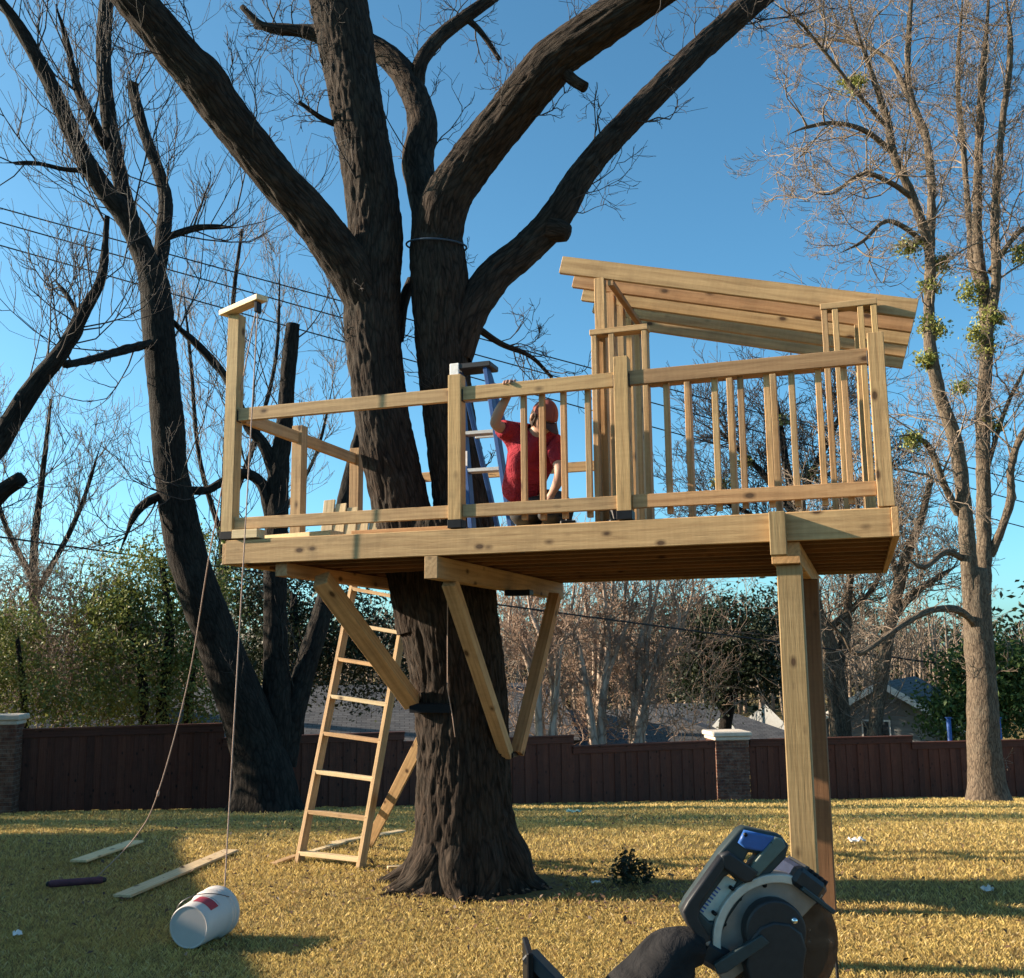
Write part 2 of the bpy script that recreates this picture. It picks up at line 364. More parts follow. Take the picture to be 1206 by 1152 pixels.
# ------------------------------------------------------------------ ground
def build_ground():
    xs = np.r_[-600, -300, -150, -80, np.arange(-45, 45.01, .6), 80, 150, 300, 600]; ys = np.r_[-60, -20, np.arange(-6, 36, .3), 40, 60, 100, 200, 400, 900]
    X, Y = np.meshgrid(xs, ys); Z = gz(X, Y)+.018*np.sin(X*1.3+.4*Y)*np.sin(Y*.9)*(np.abs(X) < 40)
    V = np.stack([X, Y, Z], -1).reshape(-1, 3); nx = len(xs); i = (np.arange(len(ys)-1)[:, None]*nx+np.arange(nx-1)[None]).ravel()
    F = np.stack([i, i+1, i+nx+1, i+nx], -1)
    q = N('dormant_lawn', .95, .1); v = q.mapped((1, 1, 1), 'Object', False)
    a = q.noise(v, 1.1, 6, .65); b = q.noise(v, 26, 5, .7); c = q.ramp(a, [(.32, (.15, .105, .04)), (.5, (.24, .17, .062)), (.68, (.21, .16, .055))])
    c = q.mix(.6, c, q.ramp(b, [(.3, (.10, .065, .028)), (.7, (.34, .25, .10))])); q.bump(b, .8, .04)
    o = put('lawn', mesh_np('lawn', V, F, None, True), q.color(c)); tag(o, kind='structure')
build_ground()
def glz(x, y): return gz(x, y)+.018*np.sin(x*1.3+.4*y)*np.sin(y*.9)

def build_grass():
    q = N('dry_grass', .75, .2); uv = q.n('ShaderNodeUVMap'); sp = q.n('ShaderNodeSeparateXYZ'); q.l(uv.outputs[0], sp.inputs[0])
    c = q.ramp(sp.outputs[0], [(0, (.20, .11, .045)), (.22, (.47, .33, .11)), (.62, (.71, .54, .20)), (.85, (.54, .41, .13)), (1, (.77, .63, .37))])
    v = q.mapped((1, 1, 1), 'Object', False); pa = q.noise(v, .9, 5, .65)
    c = q.mix(q.ramp(pa, [(.35, (0, 0, 0)), (.7, (.55, .55, .55))]), c, (.50, .38, .12)); pb = q.noise(v, 5.5, 5, .7)
    c = q.mix(q.ramp(pb, [(.52, (0, 0, 0)), (.70, (.75, .75, .75))]), c, (.22, .135, .07))
    q.color(c); tr = q.n('ShaderNodeBsdfTranslucent'); q.l(c, tr.inputs[0]); mx = q.n('ShaderNodeMixShader'); mx.inputs[0].default_value = .3
    out = q.t.nodes['Material Output']; q.l(q.b.outputs[0], mx.inputs[1]); q.l(tr.outputs[0], mx.inputs[2]); q.l(mx.outputs[0], out.inputs[0])
    Vs = []; Us = []
    for y0, y1, dens, h, wd in ((4.9, 7, 9500, .027, .0032), (7, 9.5, 5200, .029, .0045), (9.5, 13, 1900, .032, .008), (13, 19, 650, .04, .015), (19, 28.5, 280, .045, .024)):
        ym = y1; half = .58*ym+.7; n = int(dens*(y1-y0)*2*half); x = RNG.uniform(-half, half, n); y = RNG.uniform(y0, y1, n)
        k = np.abs(x) < .58*y+.6; x = x[k]; y = y[k]; n = len(x)
        tr_ = np.hypot((x+.15)/.55, (y-8.15)/.55); k = tr_ > 1; x = x[k]; y = y[k]; n = len(x)
        den = .5+.5*np.sin(x*2.1+np.sin(y*1.7)*1.5)*np.sin(y*2.6+np.cos(x*1.3)); bare = np.exp(-((x-1.4)/1.9)**2-((y-8.0)/.55)**2)
        k = RNG.random(n) < (.62+.38*den)*(1-.75*bare); x = x[k]; y = y[k]; n = len(x)
        z = glz(x, y); hh = h*RNG.uniform(.5, 1.35, n); a = RNG.uniform(0, 2*np.pi, n); ln = RNG.uniform(.2, 1.1, n)*hh; la = RNG.uniform(0, 2*np.pi, n)
        ww = wd*RNG.uniform(.6, 1.3, n)/2
        p = np.stack([x, y, z-.004], -1); t = np.stack([np.cos(a)*ww, np.sin(a)*ww, 0*x], -1)
        mid = p+np.stack([np.cos(la)*ln*.35, np.sin(la)*ln*.35, hh*.62], -1); tip = p+np.stack([np.cos(la)*ln, np.sin(la)*ln, hh], -1)
        Vs.append(np.stack([p-t, p+t, mid+t*.7, tip], 1)); Us.append(RNG.random(n))
    V = np.concatenate(Vs); U = np.concatenate(Us); n = len(V); uv_ = np.repeat(np.stack([U, U], -1), 4, 0)
    o = put('lawn_grass', mesh_np('lawn_grass', V.reshape(-1, 3), np.arange(4*n).reshape(-1, 4), uv_), q.m)
    tag(o, 'short straw-coloured dormant grass covering the lawn', 'grass', kind='stuff')
build_grass()

# ------------------------------------------------------------------ fence and pillars
PA = at(14, 960, 21.)[:2]; PB = at(842, 948, 26.)[:2]; PC = at(884, 948, 26.3)[:2]; PD = at(1260, 946, 27.6)[:2]
def on_line(px, A, B):
    r = ray(px, 900)[:2]; M = np.array([r, -(B-A)]).T; s = np.linalg.solve(M, A-CAM[:2]); return A+(B-A)*s[1]
def z_at(px, py, xy): r = ray(px, py); return CAM[2]+r[2]*xy[1]/r[1]
def fence(A, B, sections, label):
    t = empty('wooden_fence', (*((A+B)/2), float(gz(*((A+B)/2)))), 0, label, 'fence', 'stained cedar fence runs along the lawn')
    org = np.array(t.location)
    d = unit(B-A); nrm = np.array([d[1], -d[0]]); d3 = np.array([*d, 0]); n3 = np.array([*nrm, 0])
    rng = np.random.default_rng(3)
    for x0, x1, xm, ym in sections:
        P0 = on_line(x0, A, B); P1 = on_line(x1, A, B); zt = z_at(xm, ym, on_line(xm, A, B)); L = np.linalg.norm(P1-P0)
        n = int(round(L/.148))
        def p3(s, off, z): q = P0+d*s+nrm*off; return np.array([q[0], q[1], z])-org
        for k in range(n):
            s = (k+.5)*L/n; q = P0+d*s; zb = float(gz(*q))+.03; off = (.019 if k % 2 else .0)+rng.uniform(-.002, .002); ln = round((zt-.03-zb)/.05)*.05
            o = lumber(t, 'picket', p3(s, off, zb+rng.uniform(-.02, .02)), p3(s, off, zb+ln), .150 if k % 2 else .190, .017, FENCEM, up=n3, bev=.002)
        lumber(t, 'cap_rail', p3(-.02, .0, zt+.016), p3(L+.02, .0, zt+.016), .15, .036, FENCEM)
        lumber(t, 'trim_board', p3(-.01, .042, zt-.075), p3(L+.01, .042, zt-.075), .022, .14, FENCEM)
        for s in np.arange(.1, L, 2.4):
            zb = float(gz(*(P0+d*s))); lumber(t, 'fence_post', p3(s, -.08, zb-.1), p3(s, -.08, zt-.01), .09, .09, FENCEM, up=n3)
        for zz in (.35, .85, 1.35):
            zb = float(gz(*(P0+d*L/2))); lumber(t, 'back_rail', p3(0, -.05, zb+zz), p3(L, -.05, zb+zz), .04, .09, FENCEM)
fence(PA, PB, [(16, 262, 141, 857), (262, 475, 370, 867), (475, 675, 575, 871), (675, 842, 760, 877)], 'dark red-brown picket fence between the two brick pillars')
fence(PC, PD, [(884, 1075, 980, 870), (1075, 1255, 1140, 874)], 'dark red-brown picket fence behind the pale-trunked tall tree')
def m_brick():
    q = N('pillar_brick', .85, .2); oi = q.noise(q.mapped((1, 1, 1)), 9, 3); q.bump(q.noise(q.mapped((1, 1, 1)), 60, 4), .4, .004)
    return q.color(q.ramp(oi, [(.35, (.10, .045, .035)), (.5, (.16, .075, .05)), (.65, (.22, .13, .095))]))
BRICK = m_brick(); MORTAR = m_plain('mortar', (.30, .26, .22), .9); STONE = m_plain('cast_stone', (.62, .54, .44), .85, 0, .12, 12)
def pillar(px, A, wpx, ytop, ycap, label):
    c = A; zt = z_at(px, ytop, c); zb = float(gz(*c))-.1; wd = wpx/FPX*c[1]*.98; t = empty('brick_pillar', (c[0], c[1]+wd/2, zb), .12, label, 'pillar', 'brick pillars along the fence')
    zc = z_at(px, ycap, c)-zb; H = zc
    bx(t, 'mortar_core', -wd/2+.012, wd/2-.012, -wd/2+.012, wd/2-.012, 0, H-.002, MORTAR)
    V = []; F = []
    def brick(x0, x1, y0, y1, z0, z1):
        k = len(V); V.extend([(x, y, z) for x in (x0, x1) for y in (y0, y1) for z in (z0, z1)])
        F.extend([[k+a for a in f] for f in ((0, 1, 3, 2), (4, 6, 7, 5), (0, 4, 5, 1), (2, 3, 7, 6), (0, 2, 6, 4), (1, 5, 7, 3))])
    nc = int(H/.077); nb = max(3, int(round(wd/.205)))
    for c_ in range(nc):
        z0 = c_*H/nc+.005; z1 = (c_+1)*H/nc-.005
        for s in range(4):
            o = (c_+s) % 2*.5; bl = wd/nb
            for b in range(-1, nb+1):
                a = (b+o)*bl; e = min(a+bl-.01, wd); a = max(a, 0)
                if e-a < .03: continue
                p = random.uniform(0, .004)
                if s == 0: brick(a-wd/2, e-wd/2, -wd/2-p, -wd/2+.05, z0, z1)
                if s == 1: brick(a-wd/2, e-wd/2, wd/2-.05, wd/2+p, z0, z1)
                if s == 2: brick(-wd/2-p, -wd/2+.05, a-wd/2+.052, min(e, wd-.104)-wd/2+.05, z0, z1)
                if s == 3: brick(wd/2-.05, wd/2+p, a-wd/2+.052, min(e, wd-.104)-wd/2+.05, z0, z1)
    o = put('brickwork', mesh_pd('brickwork', V, F), BRICK, t); o['kind'] = 'stuff'
    hc = zt-zb-H
    cp = bx(t, 'cap', -wd/2-.07, wd/2+.07, -wd/2-.07, wd/2+.07, H+hc*.45, H+hc, STONE, .02)
    bx(t, 'cap_moulding', -wd/2-.025, wd/2+.025, -wd/2-.025, wd/2+.025, H, H+hc*.45-.002, STONE, .015)
pillar(862, (PB+PC)/2, 40, 862, 872, 'stout brick pillar with pale stone cap where the two fence runs meet')
pillar(0, at(-3, 960, 20.6)[:2], 27, 842, 854, 'brick pillar with pale stone cap ending the fence beside the green hedge')

# ------------------------------------------------------------------ main tree
def flare(angs, H=.30, amp=.55):
    def f(TH_, S):
        r = 1+.12*np.exp(-S/.55)
        for a, w_, k in angs:
            dd = np.angle(np.exp(1j*(TH_-a))); r = r+amp*k*np.exp(-(dd/w_)**2)*np.exp(-S/H)
        return r
    return f
def big_tree(name, label, limbs, bark, rng, n=(72, 40), barkd=.018, step=.03, base=None, twigs=True):
    pass
TREE = empty('pecan_tree', (-.36, 8.2, 0), 0, 'massive dark forked tree growing up through the wooden platform', 'tree')
TREE_O = np.array(TREE.location)
def tree_part(tree, name, tb, mat):
    me = tb.mesh(name); o = put(name, me, mat, tree, Matrix.Translation(-Vector(tree.location))); return o
rngT = np.random.default_rng(21)
def main_tree():
    L = {}
    def limb(name, pts, n, bark, seed, step=.022, lobes=None, ridge=.030, twig=0, tl=.7, tr=.008, part=None):
        P, R = pxpath(pts, step); tb = TB(); tb.tube(P, R, int(n*1.35), bark, lobes, True, seed, .16, ridge)
        tree_part(TREE, name, tb, BARK); L[len(L)] = (P, R)
        if twig:
            t2 = TB(); shoots(t2, P, R, twig, tl, tr, 2, rngT, .25, 1., up=.10, wig=.22, kids=(5, 4), ratio=.6, rmin=.0022)
            t2s.append(t2)
        return P, R
    t2s = []
    fl = flare([(-2.35, .30, 1.0), (-1.45, .35, .6), (-.55, .4, .8), (.4, .5, .7), (1.6, .5, .5), (2.7, .4, .8)], .18, .36)
    limb('trunk', [(550, 1050, 116, 8.2), (549, 1000, 108, 8.2), (547, 930, 104, 8.2), (545, 870, 102, 8.2), (540, 800, 106, 8.2), (528, 720, 116, 8.2), (522, 660, 112, 8.2), (522, 610, 90, 8.2)], 150, .020, 1, .025, fl)
    limb('stem', [(505, 740, 74, 8.15), (494, 690, 70, 8.15), (473, 600, 66, 8.2), (452, 500, 62, 8.2), (440, 400, 64, 8.25), (438, 330, 66, 8.3), (441, 270, 60, 8.35), (432, 190, 58, 8.4), (415, 95, 57, 8.5), (398, 0, 58, 8.6), (385, -90, 52, 8.7)], 96, .017, 2, twig=14, tl=.55)
    limb('limb', [(438, 370, 50, 8.25), (412, 318, 50, 8.15), (372, 262, 46, 8.0), (318, 200, 44, 7.8), (262, 128, 45, 7.6), (240, 95, 48, 7.5), (212, 65, 42, 7.4), (150, -12, 40, 7.2), (95, -85, 36, 7.0)], 72, .014, 3, twig=10, tl=.6)
    limb('stem', [(552, 745, 66, 8.3), (548, 680, 68, 8.3), (544, 594, 67, 8.3), (530, 500, 60, 8.3), (521, 410, 60, 8.3), (519, 340, 66, 8.3), (514, 290, 60, 8.3), (512, 255, 50, 8.3)], 90, .016, 4, twig=5, tl=.5)
    limb('limb', [(514, 300, 52, 8.3), (524, 240, 54, 8.2), (556, 190, 51, 8.1), (600, 134, 49, 7.9), (640, 85, 50, 7.7), (662, 62, 45, 7.6), (720, 22, 43, 7.4), (785, -22, 40, 7.2), (860, -75, 36, 7.0)], 72, .014, 5, twig=10, tl=.6)
    limb('limb', [(536, 420, 40, 8.3), (553, 368, 42, 8.3), (583, 325, 40, 8.35), (625, 288, 37, 8.4), (655, 255, 36, 8.4), (690, 200, 30, 8.5), (740, 143, 28, 8.6), (800, 82, 27, 8.7), (850, 35, 26, 8.8), (905, -12, 24, 8.9), (980, -70, 22, 9.0)], 60, .012, 6, twig=16, tl=.8)
    limb('limb', [(510, 290, 34, 8.4), (498, 225, 35, 8.6), (492, 190, 35, 8.7), (498, 150, 33, 8.8), (488, 112, 30, 8.9), (468, 78, 27, 9.0), (440, 55, 22, 9.1), (405, 40, 17, 9.2), (350, 35, 10, 9.4), (300, 30, 6, 9.5)], 48, .011, 7, twig=16, tl=.7)
    limb('limb', [(490, 105, 17, 8.9), (496, 72, 16, 8.9), (520, 42, 15, 9.0), (548, 20, 14, 9.1), (590, -10, 12, 9.2)], 28, .006, 8, twig=6, tl=.6)
    limb('limb', [(548, 20, 8, 9.1), (568, 40, 6, 9.1), (588, 70, 5, 9.1)], 12, .002, 9, .04, twig=3, tl=.4)
    limb('limb', [(468, 400, 16, 8.4), (474, 360, 13, 8.5), (485, 330, 11, 8.6)], 20, .004, 10, .04)
    limb('cut_stub', [(655, 72, 15, 7.65), (672, 92, 13, 7.6), (689, 103, 12, 7.55)], 20, .003, 11, .04)
    limb('cut_stub', [(648, 270, 30, 8.35), (661, 272, 25, 8.32), (669, 274, 20, 8.3)], 24, .005, 12, .03)
    limb('cut_stub', [(648, 70, 26, 7.68), (652, 52, 22, 7.65), (652, 43, 17, 7.62)], 24, .005, 13, .03)
    limb('branch', [(560, 385, 9, 8.4), (590, 405, 7, 8.5), (625, 420, 5, 8.6), (650, 445, 4, 8.7)], 12, .001, 14, .04, twig=12, tl=.55, tr=.006)
    limb('branch', [(405, 150, 7, 8.5), (380, 140, 6, 8.4), (352, 120, 4, 8.3)], 10, .001, 15, .04, twig=9, tl=.45, tr=.006)
    limb('branch', [(388, 50, 15, 8.6), (360, 38, 13, 8.6), (325, 35, 10, 8.6), (305, 28, 8, 8.6), (285, 8, 6, 8.6)], 16, .003, 16, .04, twig=9, tl=.5, tr=.006)
    for k, (a0, ln, r0) in enumerate(((-2.45, .44, .14), (-1.85, .30, .12), (-1.2, .24, .11), (-.45, .28, .12), (.35, .22, .11), (2.85, .50, .13), (1.9, .4, .13), (-3.0, .42, .11))):
        c0 = np.array([-.34, 8.2, 0]); d = np.array([math.cos(a0), math.sin(a0), 0]); sd_ = np.array([-d[1], d[0], 0])*(.1 if k % 2 else -.1)
        pts = np.array([[*(c0+d*.24+[0, 0, .42]), r0*.9], [*(c0+d*.36+[0, 0, .20]), r0], [*(c0+d*(.36+ln*.25)+sd_*.4+[0, 0, .06]), r0*.78], [*(c0+d*(.36+ln*.55)+sd_+[0, 0, -.005]), r0*.5], [*(c0+d*(.36+ln)+sd_*1.6+[0, 0, -.06]), r0*.25]])
        Q = catmull(pts, 48); tb = TB(); tb.tube(Q[:, :3], Q[:, 3], 44, .013, None, True, 40+k, .16, .03); tree_part(TREE, 'root', tb, BARK)
    tb = TB()
    for t in t2s: tb.V += t.V; tb.U += t.U; tb.F += [f+tb.n for f in t.F]; tb.n += t.n
    o = tree_part(TREE, 'crown', tb, TWIGD)
main_tree()

# ------------------------------------------------------------------ other big trees
def px_tree(name, label, base, limbs, bark, twigmat, rng, twig=(10, .9, .012, 2), n=24, barkd=.012, group=None, cat='tree', kw=None, flaref=None, step=.08):
    t = empty(name, base, 0, label, cat, group); crown = TB(); kw = kw or {}
    for i, (nm, pts, tw) in enumerate(limbs):
        P, R = pxpath(pts, step); tb = TB()
        if nm == 'limb': R = R*np.clip((1-np.linspace(0, 1, len(R)))/.22, .12, 1)
        nn = n if R[0] > .08 else (12 if R[0] > .03 else 7)
        tb.tube(P, R, nn, barkd if R[0] > .08 else R[0]*.08, flaref if nm == 'trunk' and i == 0 else None, True, i+3, .3, .06); tree_part(t, nm, tb, bark)
        if tw:
            cnt, ln, rr, lv = tw if isinstance(tw, tuple) else (int(twig[0]*tw), *twig[1:])
            shoots(crown, P, R, cnt, ln, rr, lv, rng, .15, 1., **kw)
    if crown.n: tree_part(t, 'crown', crown, twigmat)
    return t
rg = np.random.default_rng(5)
Yl = 20.5
def Lp(*a): return [(x, y, w_, Yl+dy) for x, y, w_, dy in a]
base = at(312, 952, Yl); base[2] = float(gz(*base[:2]))
px_tree('bare_tree', 'dark bare tree with leaning forked trunk growing before the left fence run', tuple(base), [
    ('trunk', Lp((312, 958, 66, 0), (311, 925, 62, 0), (304, 885, 58, 0), (290, 840, 54, -.1), (262, 770, 48, -.3), (238, 705, 45, -.5), (217, 640, 42, -.6), (203, 560, 37, -.7), (196, 480, 36, -.8), (188, 400, 34, -.9), (183, 345, 33, -.9), (176, 310, 30, -1)), .5),
    ('limb', Lp((182, 330, 25, -.9), (152, 262, 23, -1.2), (116, 214, 20, -1.5), (86, 160, 17, -1.8), (60, 100, 15, -2), (30, 45, 13, -2.2), (0, 0, 11, -2.4), (-40, -50, 9, -2.6)), 2),
    ('limb', Lp((160, 280, 18, -1.1), (142, 215, 17, -1.0), (126, 125, 15, -.9), (122, 60, 14, -.8), (126, -5, 13, -.7), (128, -60, 11, -.6)), 1.5),
    ('limb', Lp((126, 175, 9, -1), (106, 135, 9, -1.4), (90, 100, 8, -1.6), (80, 55, 6, -1.8), (66, 5, 5, -2)), 1),
    ('cut_limb', Lp((184, 330, 18, -.9), (192, 280, 16, -.5), (195, 235, 14, -.3), (184, 195, 12, -.2), (168, 150, 11, -.1), (157, 108, 10, 0), (157, 98, 11, 0)), 1.2),
    ('cut_limb', Lp((318, 930, 40, .2), (326, 870, 36, .2), (326, 800, 30, .2), (324, 720, 26, .2), (325, 640, 26, .2), (328, 560, 24, .2), (335, 500, 18, .2), (340, 430, 17, .2), (345, 382, 15, .2)), .6),
    ('limb', Lp((326, 565, 16, .2), (311, 525, 13, .1), (292, 500, 12, 0), (268, 448, 9, -.2), (236, 410, 8, -.4), (205, 380, 7, -.6), (185, 350, 5, -.8)), .8),
    ('limb', Lp((320, 612, 14, .2), (308, 570, 12, .1), (286, 558, 11, .0), (258, 570, 10, -.3), (240, 578, 9, -.4), (205, 578, 9, -.7), (176, 590, 9, -.9), (160, 605, 9, -1), (150, 627, 8, -1.1), (142, 648, 5, -1.2)), 1.5),
    ('cut_limb', Lp((190, 402, 10, -.8), (150, 411, 9, -1.8), (112, 422, 8, -2.9), (76, 430, 8, -4.1)), .4),
    ('limb', Lp((115, 200, 7, -1.5), (80, 200, 5, -1.9), (40, 192, 4, -2.2), (0, 192, 3, -2.5)), .8),
    ('limb', Lp((195, 280, 8, -.6), (235, 268, 7, -.3), (280, 268, 4, 0)), 1.0),
    ('limb', Lp((330, 900, 36, .3), (345, 840, 28, .4), (365, 770, 24, .6), (385, 700, 21, .8), (400, 620, 19, 1), (412, 560, 15, 1.1), (425, 500, 11, 1.2), (440, 420, 8, 1.3)), .5),
], BARKD, TWIGD, rg, (10, 2.3, .018, 2), 30, .02, kw=dict(up=.22, wig=.13, kids=(6, 4), ratio=.55, rmin=.0045), flaref=flare([(-2.6, .4, 1), (-1.2, .5, .7), (0, .5, 1), (1.8, .6, 1)], .35, .35))
Yo = 16.
def Op(*a): return [(x, y, w_, Yo+dy) for x, y, w_, dy in a]
base = at(-130, 960, Yo); base[2] = float(gz(*base[:2]))
px_tree('bare_tree', 'bare tree with sawn stub reaching in beside the dark leaning tree', tuple(base), [
    ('trunk', Op((-130, 1000, 60, 0), (-125, 900, 48, 0), (-112, 760, 42, 0), (-80, 650, 36, 0), (-45, 575, 30, 0), (0, 517, 24, 0), (40, 455, 20, 0), (72, 415, 17, 0), (100, 365, 13, 0), (120, 325, 9, 0), (126, 255, 5, 0)), 1.2),
    ('cut_stub', Op((-95, 690, 26, 0), (-40, 620, 22, -.2), (0, 582, 18, -.3), (26, 563, 15, -.4)), .6),
    ('limb', Op((72, 420, 10, 0), (95, 385, 7, .2), (80, 350, 5, .4), (60, 325, 3, .6)), 1),
], BARKD, TWIGD, rg, (14, 2.0, .016, 2), 24, .012, kw=dict(up=.22, wig=.14, kids=(6, 4), ratio=.55, rmin=.0038))

Yr = 23.
def Rp(*a): return [(x, y, w_*.9, Yr+dy) for x, y, w_, dy in a]
base = at(1163, 948, Yr); base[2] = float(gz(*base[:2]))
px_tree('tall_bare_tree', 'tall pale-trunked bare tree with mistletoe standing before the right fence run', tuple(base), [
    ('trunk', Rp((1164, 952, 44, 0), (1162, 920, 38, 0), (1159, 870, 36, 0), (1156, 800, 33, 0), (1152, 745, 32, 0), (1150, 700, 30, 0), (1149, 670, 26, 0)), (5, .8, .012, 2)),
    ('limb', Rp((1146, 730, 20, 0), (1141, 660, 18, -.1), (1135, 590, 17, -.2), (1125, 520, 16, -.3), (1108, 468, 15, -.4), (1097, 420, 14, -.5), (1094, 365, 12, -.5), (1096, 320, 12, -.5), (1091, 280, 11, -.6), (1073, 229, 10, -.8), (1052, 180, 9, -1), (1044, 138, 8, -1.1), (1024, 80, 7, -1.3), (1005, 20, 5, -1.5), (990, -40, 4, -1.6)), 3.5),
    ('limb', Rp((1094, 330, 10, -.5), (1096, 278, 10, -.3), (1097, 222, 9, -.1), (1090, 160, 8, .1), (1073, 115, 7, .3), (1069, 70, 6, .4), (1073, 0, 5, .5), (1075, -60, 4, .5)), 3),
    ('limb', Rp((1156, 730, 20, .1), (1159, 650, 17, .3), (1158, 560, 16, .4), (1158, 480, 15, .5), (1162, 410, 14, .5), (1159, 345, 13, .6), (1151, 285, 11, .7), (1152, 200, 9, .8), (1156, 110, 8, .9), (1163, 20, 6, 1), (1168, -60, 4, 1.1)), 3.5),
    ('limb', Rp((1162, 400, 11, .5), (1173, 330, 10, .3), (1172, 250, 9, .1), (1180, 150, 7, 0), (1190, 60, 6, -.1), (1182, -30, 4, -.2)), 3),
    ('limb', Rp((1160, 350, 8, .6), (1146, 315, 8, 1.0), (1142, 270, 7, 1.3), (1135, 180, 6, 1.6), (1128, 90, 5, 1.8), (1135, -20, 4, 2)), 2.5),
    ('limb', Rp((1166, 655, 11, .3), (1180, 622, 9, .1), (1190, 590, 9, 0), (1191, 552, 8, -.1), (1202, 515, 7, -.2), (1230, 470, 6, -.3)), 1.2),
    ('limb', Rp((1152, 745, 10, 0), (1140, 727, 9, -.3), (1120, 717, 8, -.7), (1088, 722, 7, -1.1), (1050, 745, 6, -1.5), (1010, 770, 5.5, -1.9), (992, 748, 6, -2.1), (975, 730, 5, -2.3)), (9, 1.0, .012, 2)),
    ('limb', Rp((1140, 662, 8, 0), (1115, 650, 7, -.4), (1088, 668, 6, -.8), (1066, 655, 5, -1.1)), (8, 1.0, .012, 2)),
    ('limb', Rp((1128, 605, 10, -.1), (1112, 570, 8, -.4), (1096, 530, 7, -.7), (1078, 514, 5, -1), (1052, 514, 4, -1.3)), 1),
    ('limb', Rp((1088, 285, 7, -.6), (1060, 265, 6, -1), (1040, 262, 5, -1.3), (1015, 285, 4, -1.6), (985, 300, 3, -1.9)), 1.4),
    ('limb', Rp((1073, 232, 7, -.8), (1048, 215, 6, -1.2), (1015, 205, 5, -1.6), (980, 228, 3, -2), (950, 225, 2.5, -2.2)), 1.6),
    ('limb', Rp((1052, 180, 7, -1), (1020, 155, 6, -1.3), (985, 145, 5, -1.6), (950, 150, 4, -1.9), (925, 160, 3, -2.1)), 1.8),
    ('limb', Rp((1045, 150, 6, -1.1), (1010, 110, 5, -1.5), (970, 60, 4, -1.9), (940, 25, 3.5, -2.2), (905, 0, 3, -2.5)), 2.2),
    ('limb', Rp((1090, 165, 6, .1), (1050, 75, 5, .5), (1000, 50, 4, .9), (960, 45, 3, 1.2), (920, 30, 2.5, 1.4)), 2.2),
    ('limb', Rp((1166, 320, 7, .5), (1190, 285, 6, .4), (1215, 260, 5, .3)), 1.5),
    ('limb', Rp((1160, 560, 6, .4), (1185, 480, 5, .5), (1215, 420, 4, .6)), 1),
], BARKP, TWIGP, rg, (7.5, 2.1, .022, 3), 30, .02, kw=dict(up=.07, wig=.24, kids=(5, 5, 4), ratio=.6, rmin=.0046, ang=.85), flaref=flare([(-2.6, .4, 1.2), (-1.2, .5, .7), (0, .5, 1), (1.8, .6, 1)], .3, .5))
tall = bpy.data.objects['tall_bare_tree']
for i, (x, y, r, dy) in enumerate([(1070, 292, 13, -.6), (1110, 312, 14, -.4), (1094, 338, 12, -.5), (1098, 385, 17, -.5), (1092, 425, 12, -.6), (1145, 345, 15, .5), (1166, 372, 22, .5), (1160, 410, 13, .5), (1150, 395, 10, .3), (1204, 300, 12, .3), (1132, 455, 8, 0), (1004, 98, 14, -1.3), (1076, 520, 9, -1), (1168, 500, 10, .5)]):
    c = at(x, y, Yr+dy); rr = r/FPX*Yr
    leaves('mistletoe', [(*(c-np.array(tall.location)), rr*.7, rr*.7, rr*.75)], int(120+r*34), .085, LEAFY, rg, tall, spread=1.6)['kind'] = 'stuff'

# ------------------------------------------------------------------ trees and shrubs beyond the fence
def Bp(Y, *a): return [(x, y, w_, Y) for x, y, w_ in a]
def gbase(px, Y): p = at(px, 900, Y); return (p[0], p[1], float(gz(p[0], p[1])))
rb = np.random.default_rng(11)
KWB = dict(up=.10, wig=.22, kids=(6, 4), ratio=.6, rmin=.008)
px_tree('bare_tree', 'pale twin-trunked bare tree beyond the fence beside the grey gabled house', gbase(988, 31), [
    ('trunk', Bp(31, (992, 925, 26), (990, 860, 24), (984, 800, 22), (975, 755, 18), (962, 715, 13), (950, 660, 10), (945, 590, 7)), 1.5),
    ('limb', Bp(30.7, (986, 925, 13), (984, 860, 11), (976, 800, 10), (972, 770, 9)), .2),
    ('limb', Bp(31.2, (983, 800, 14), (996, 745, 11), (1000, 690, 8), (1010, 620, 6), (1005, 560, 4)), 1.5),
    ('limb', Bp(31.2, (970, 745, 9), (1000, 720, 7), (1030, 690, 5), (1050, 640, 4)), 1.4)], BARKP, TWIGP, rb, (26, 2.2, .022, 2), 18, .02, kw=KWB)
px_tree('bare_tree', 'leaning bare tree beyond the fence standing before the grey gable', gbase(1030, 30), [
    ('trunk', Bp(30, (1026, 925, 16), (1030, 860, 15), (1038, 800, 14), (1046, 750, 13), (1056, 700, 13), (1068, 655, 10), (1085, 610, 8), (1096, 565, 6)), 2),
    ('limb', Bp(30, (1050, 730, 9), (1075, 700, 8), (1105, 680, 6), (1130, 665, 4)), 1.3),
    ('limb', Bp(30, (1060, 690, 8), (1050, 650, 6), (1060, 610, 4)), 1)], BARKP, TWIGP, rb, (24, 2.0, .02, 2), 16, .02, kw=KWB)
px_tree('bare_tree', 'wide bare oak with mistletoe far behind the railing balusters', gbase(945, 44), [
    ('trunk', Bp(44, (940, 900, 16), (942, 760, 15), (940, 660, 13), (935, 600, 11), (925, 540, 8), (915, 480, 6), (905, 445, 4)), 3),
    ('limb', Bp(44, (937, 610, 8), (900, 560, 7), (870, 530, 5), (840, 500, 3)), 3),
    ('limb', Bp(44, (938, 600, 8), (965, 540, 7), (985, 500, 5), (1000, 460, 3)), 3),
    ('limb', Bp(44, (940, 640, 7), (980, 600, 6), (1020, 560, 5), (1060, 545, 3)), 2.5),
    ('limb', Bp(44, (935, 640, 7), (890, 610, 6), (850, 590, 4), (815, 580, 3)), 2.5)], BARKD, TWIGD, rb, (20, 2.6, .026, 2), 12, .02, kw=dict(KWB, rmin=.011))
oak = bpy.data.objects['bare_tree.004']
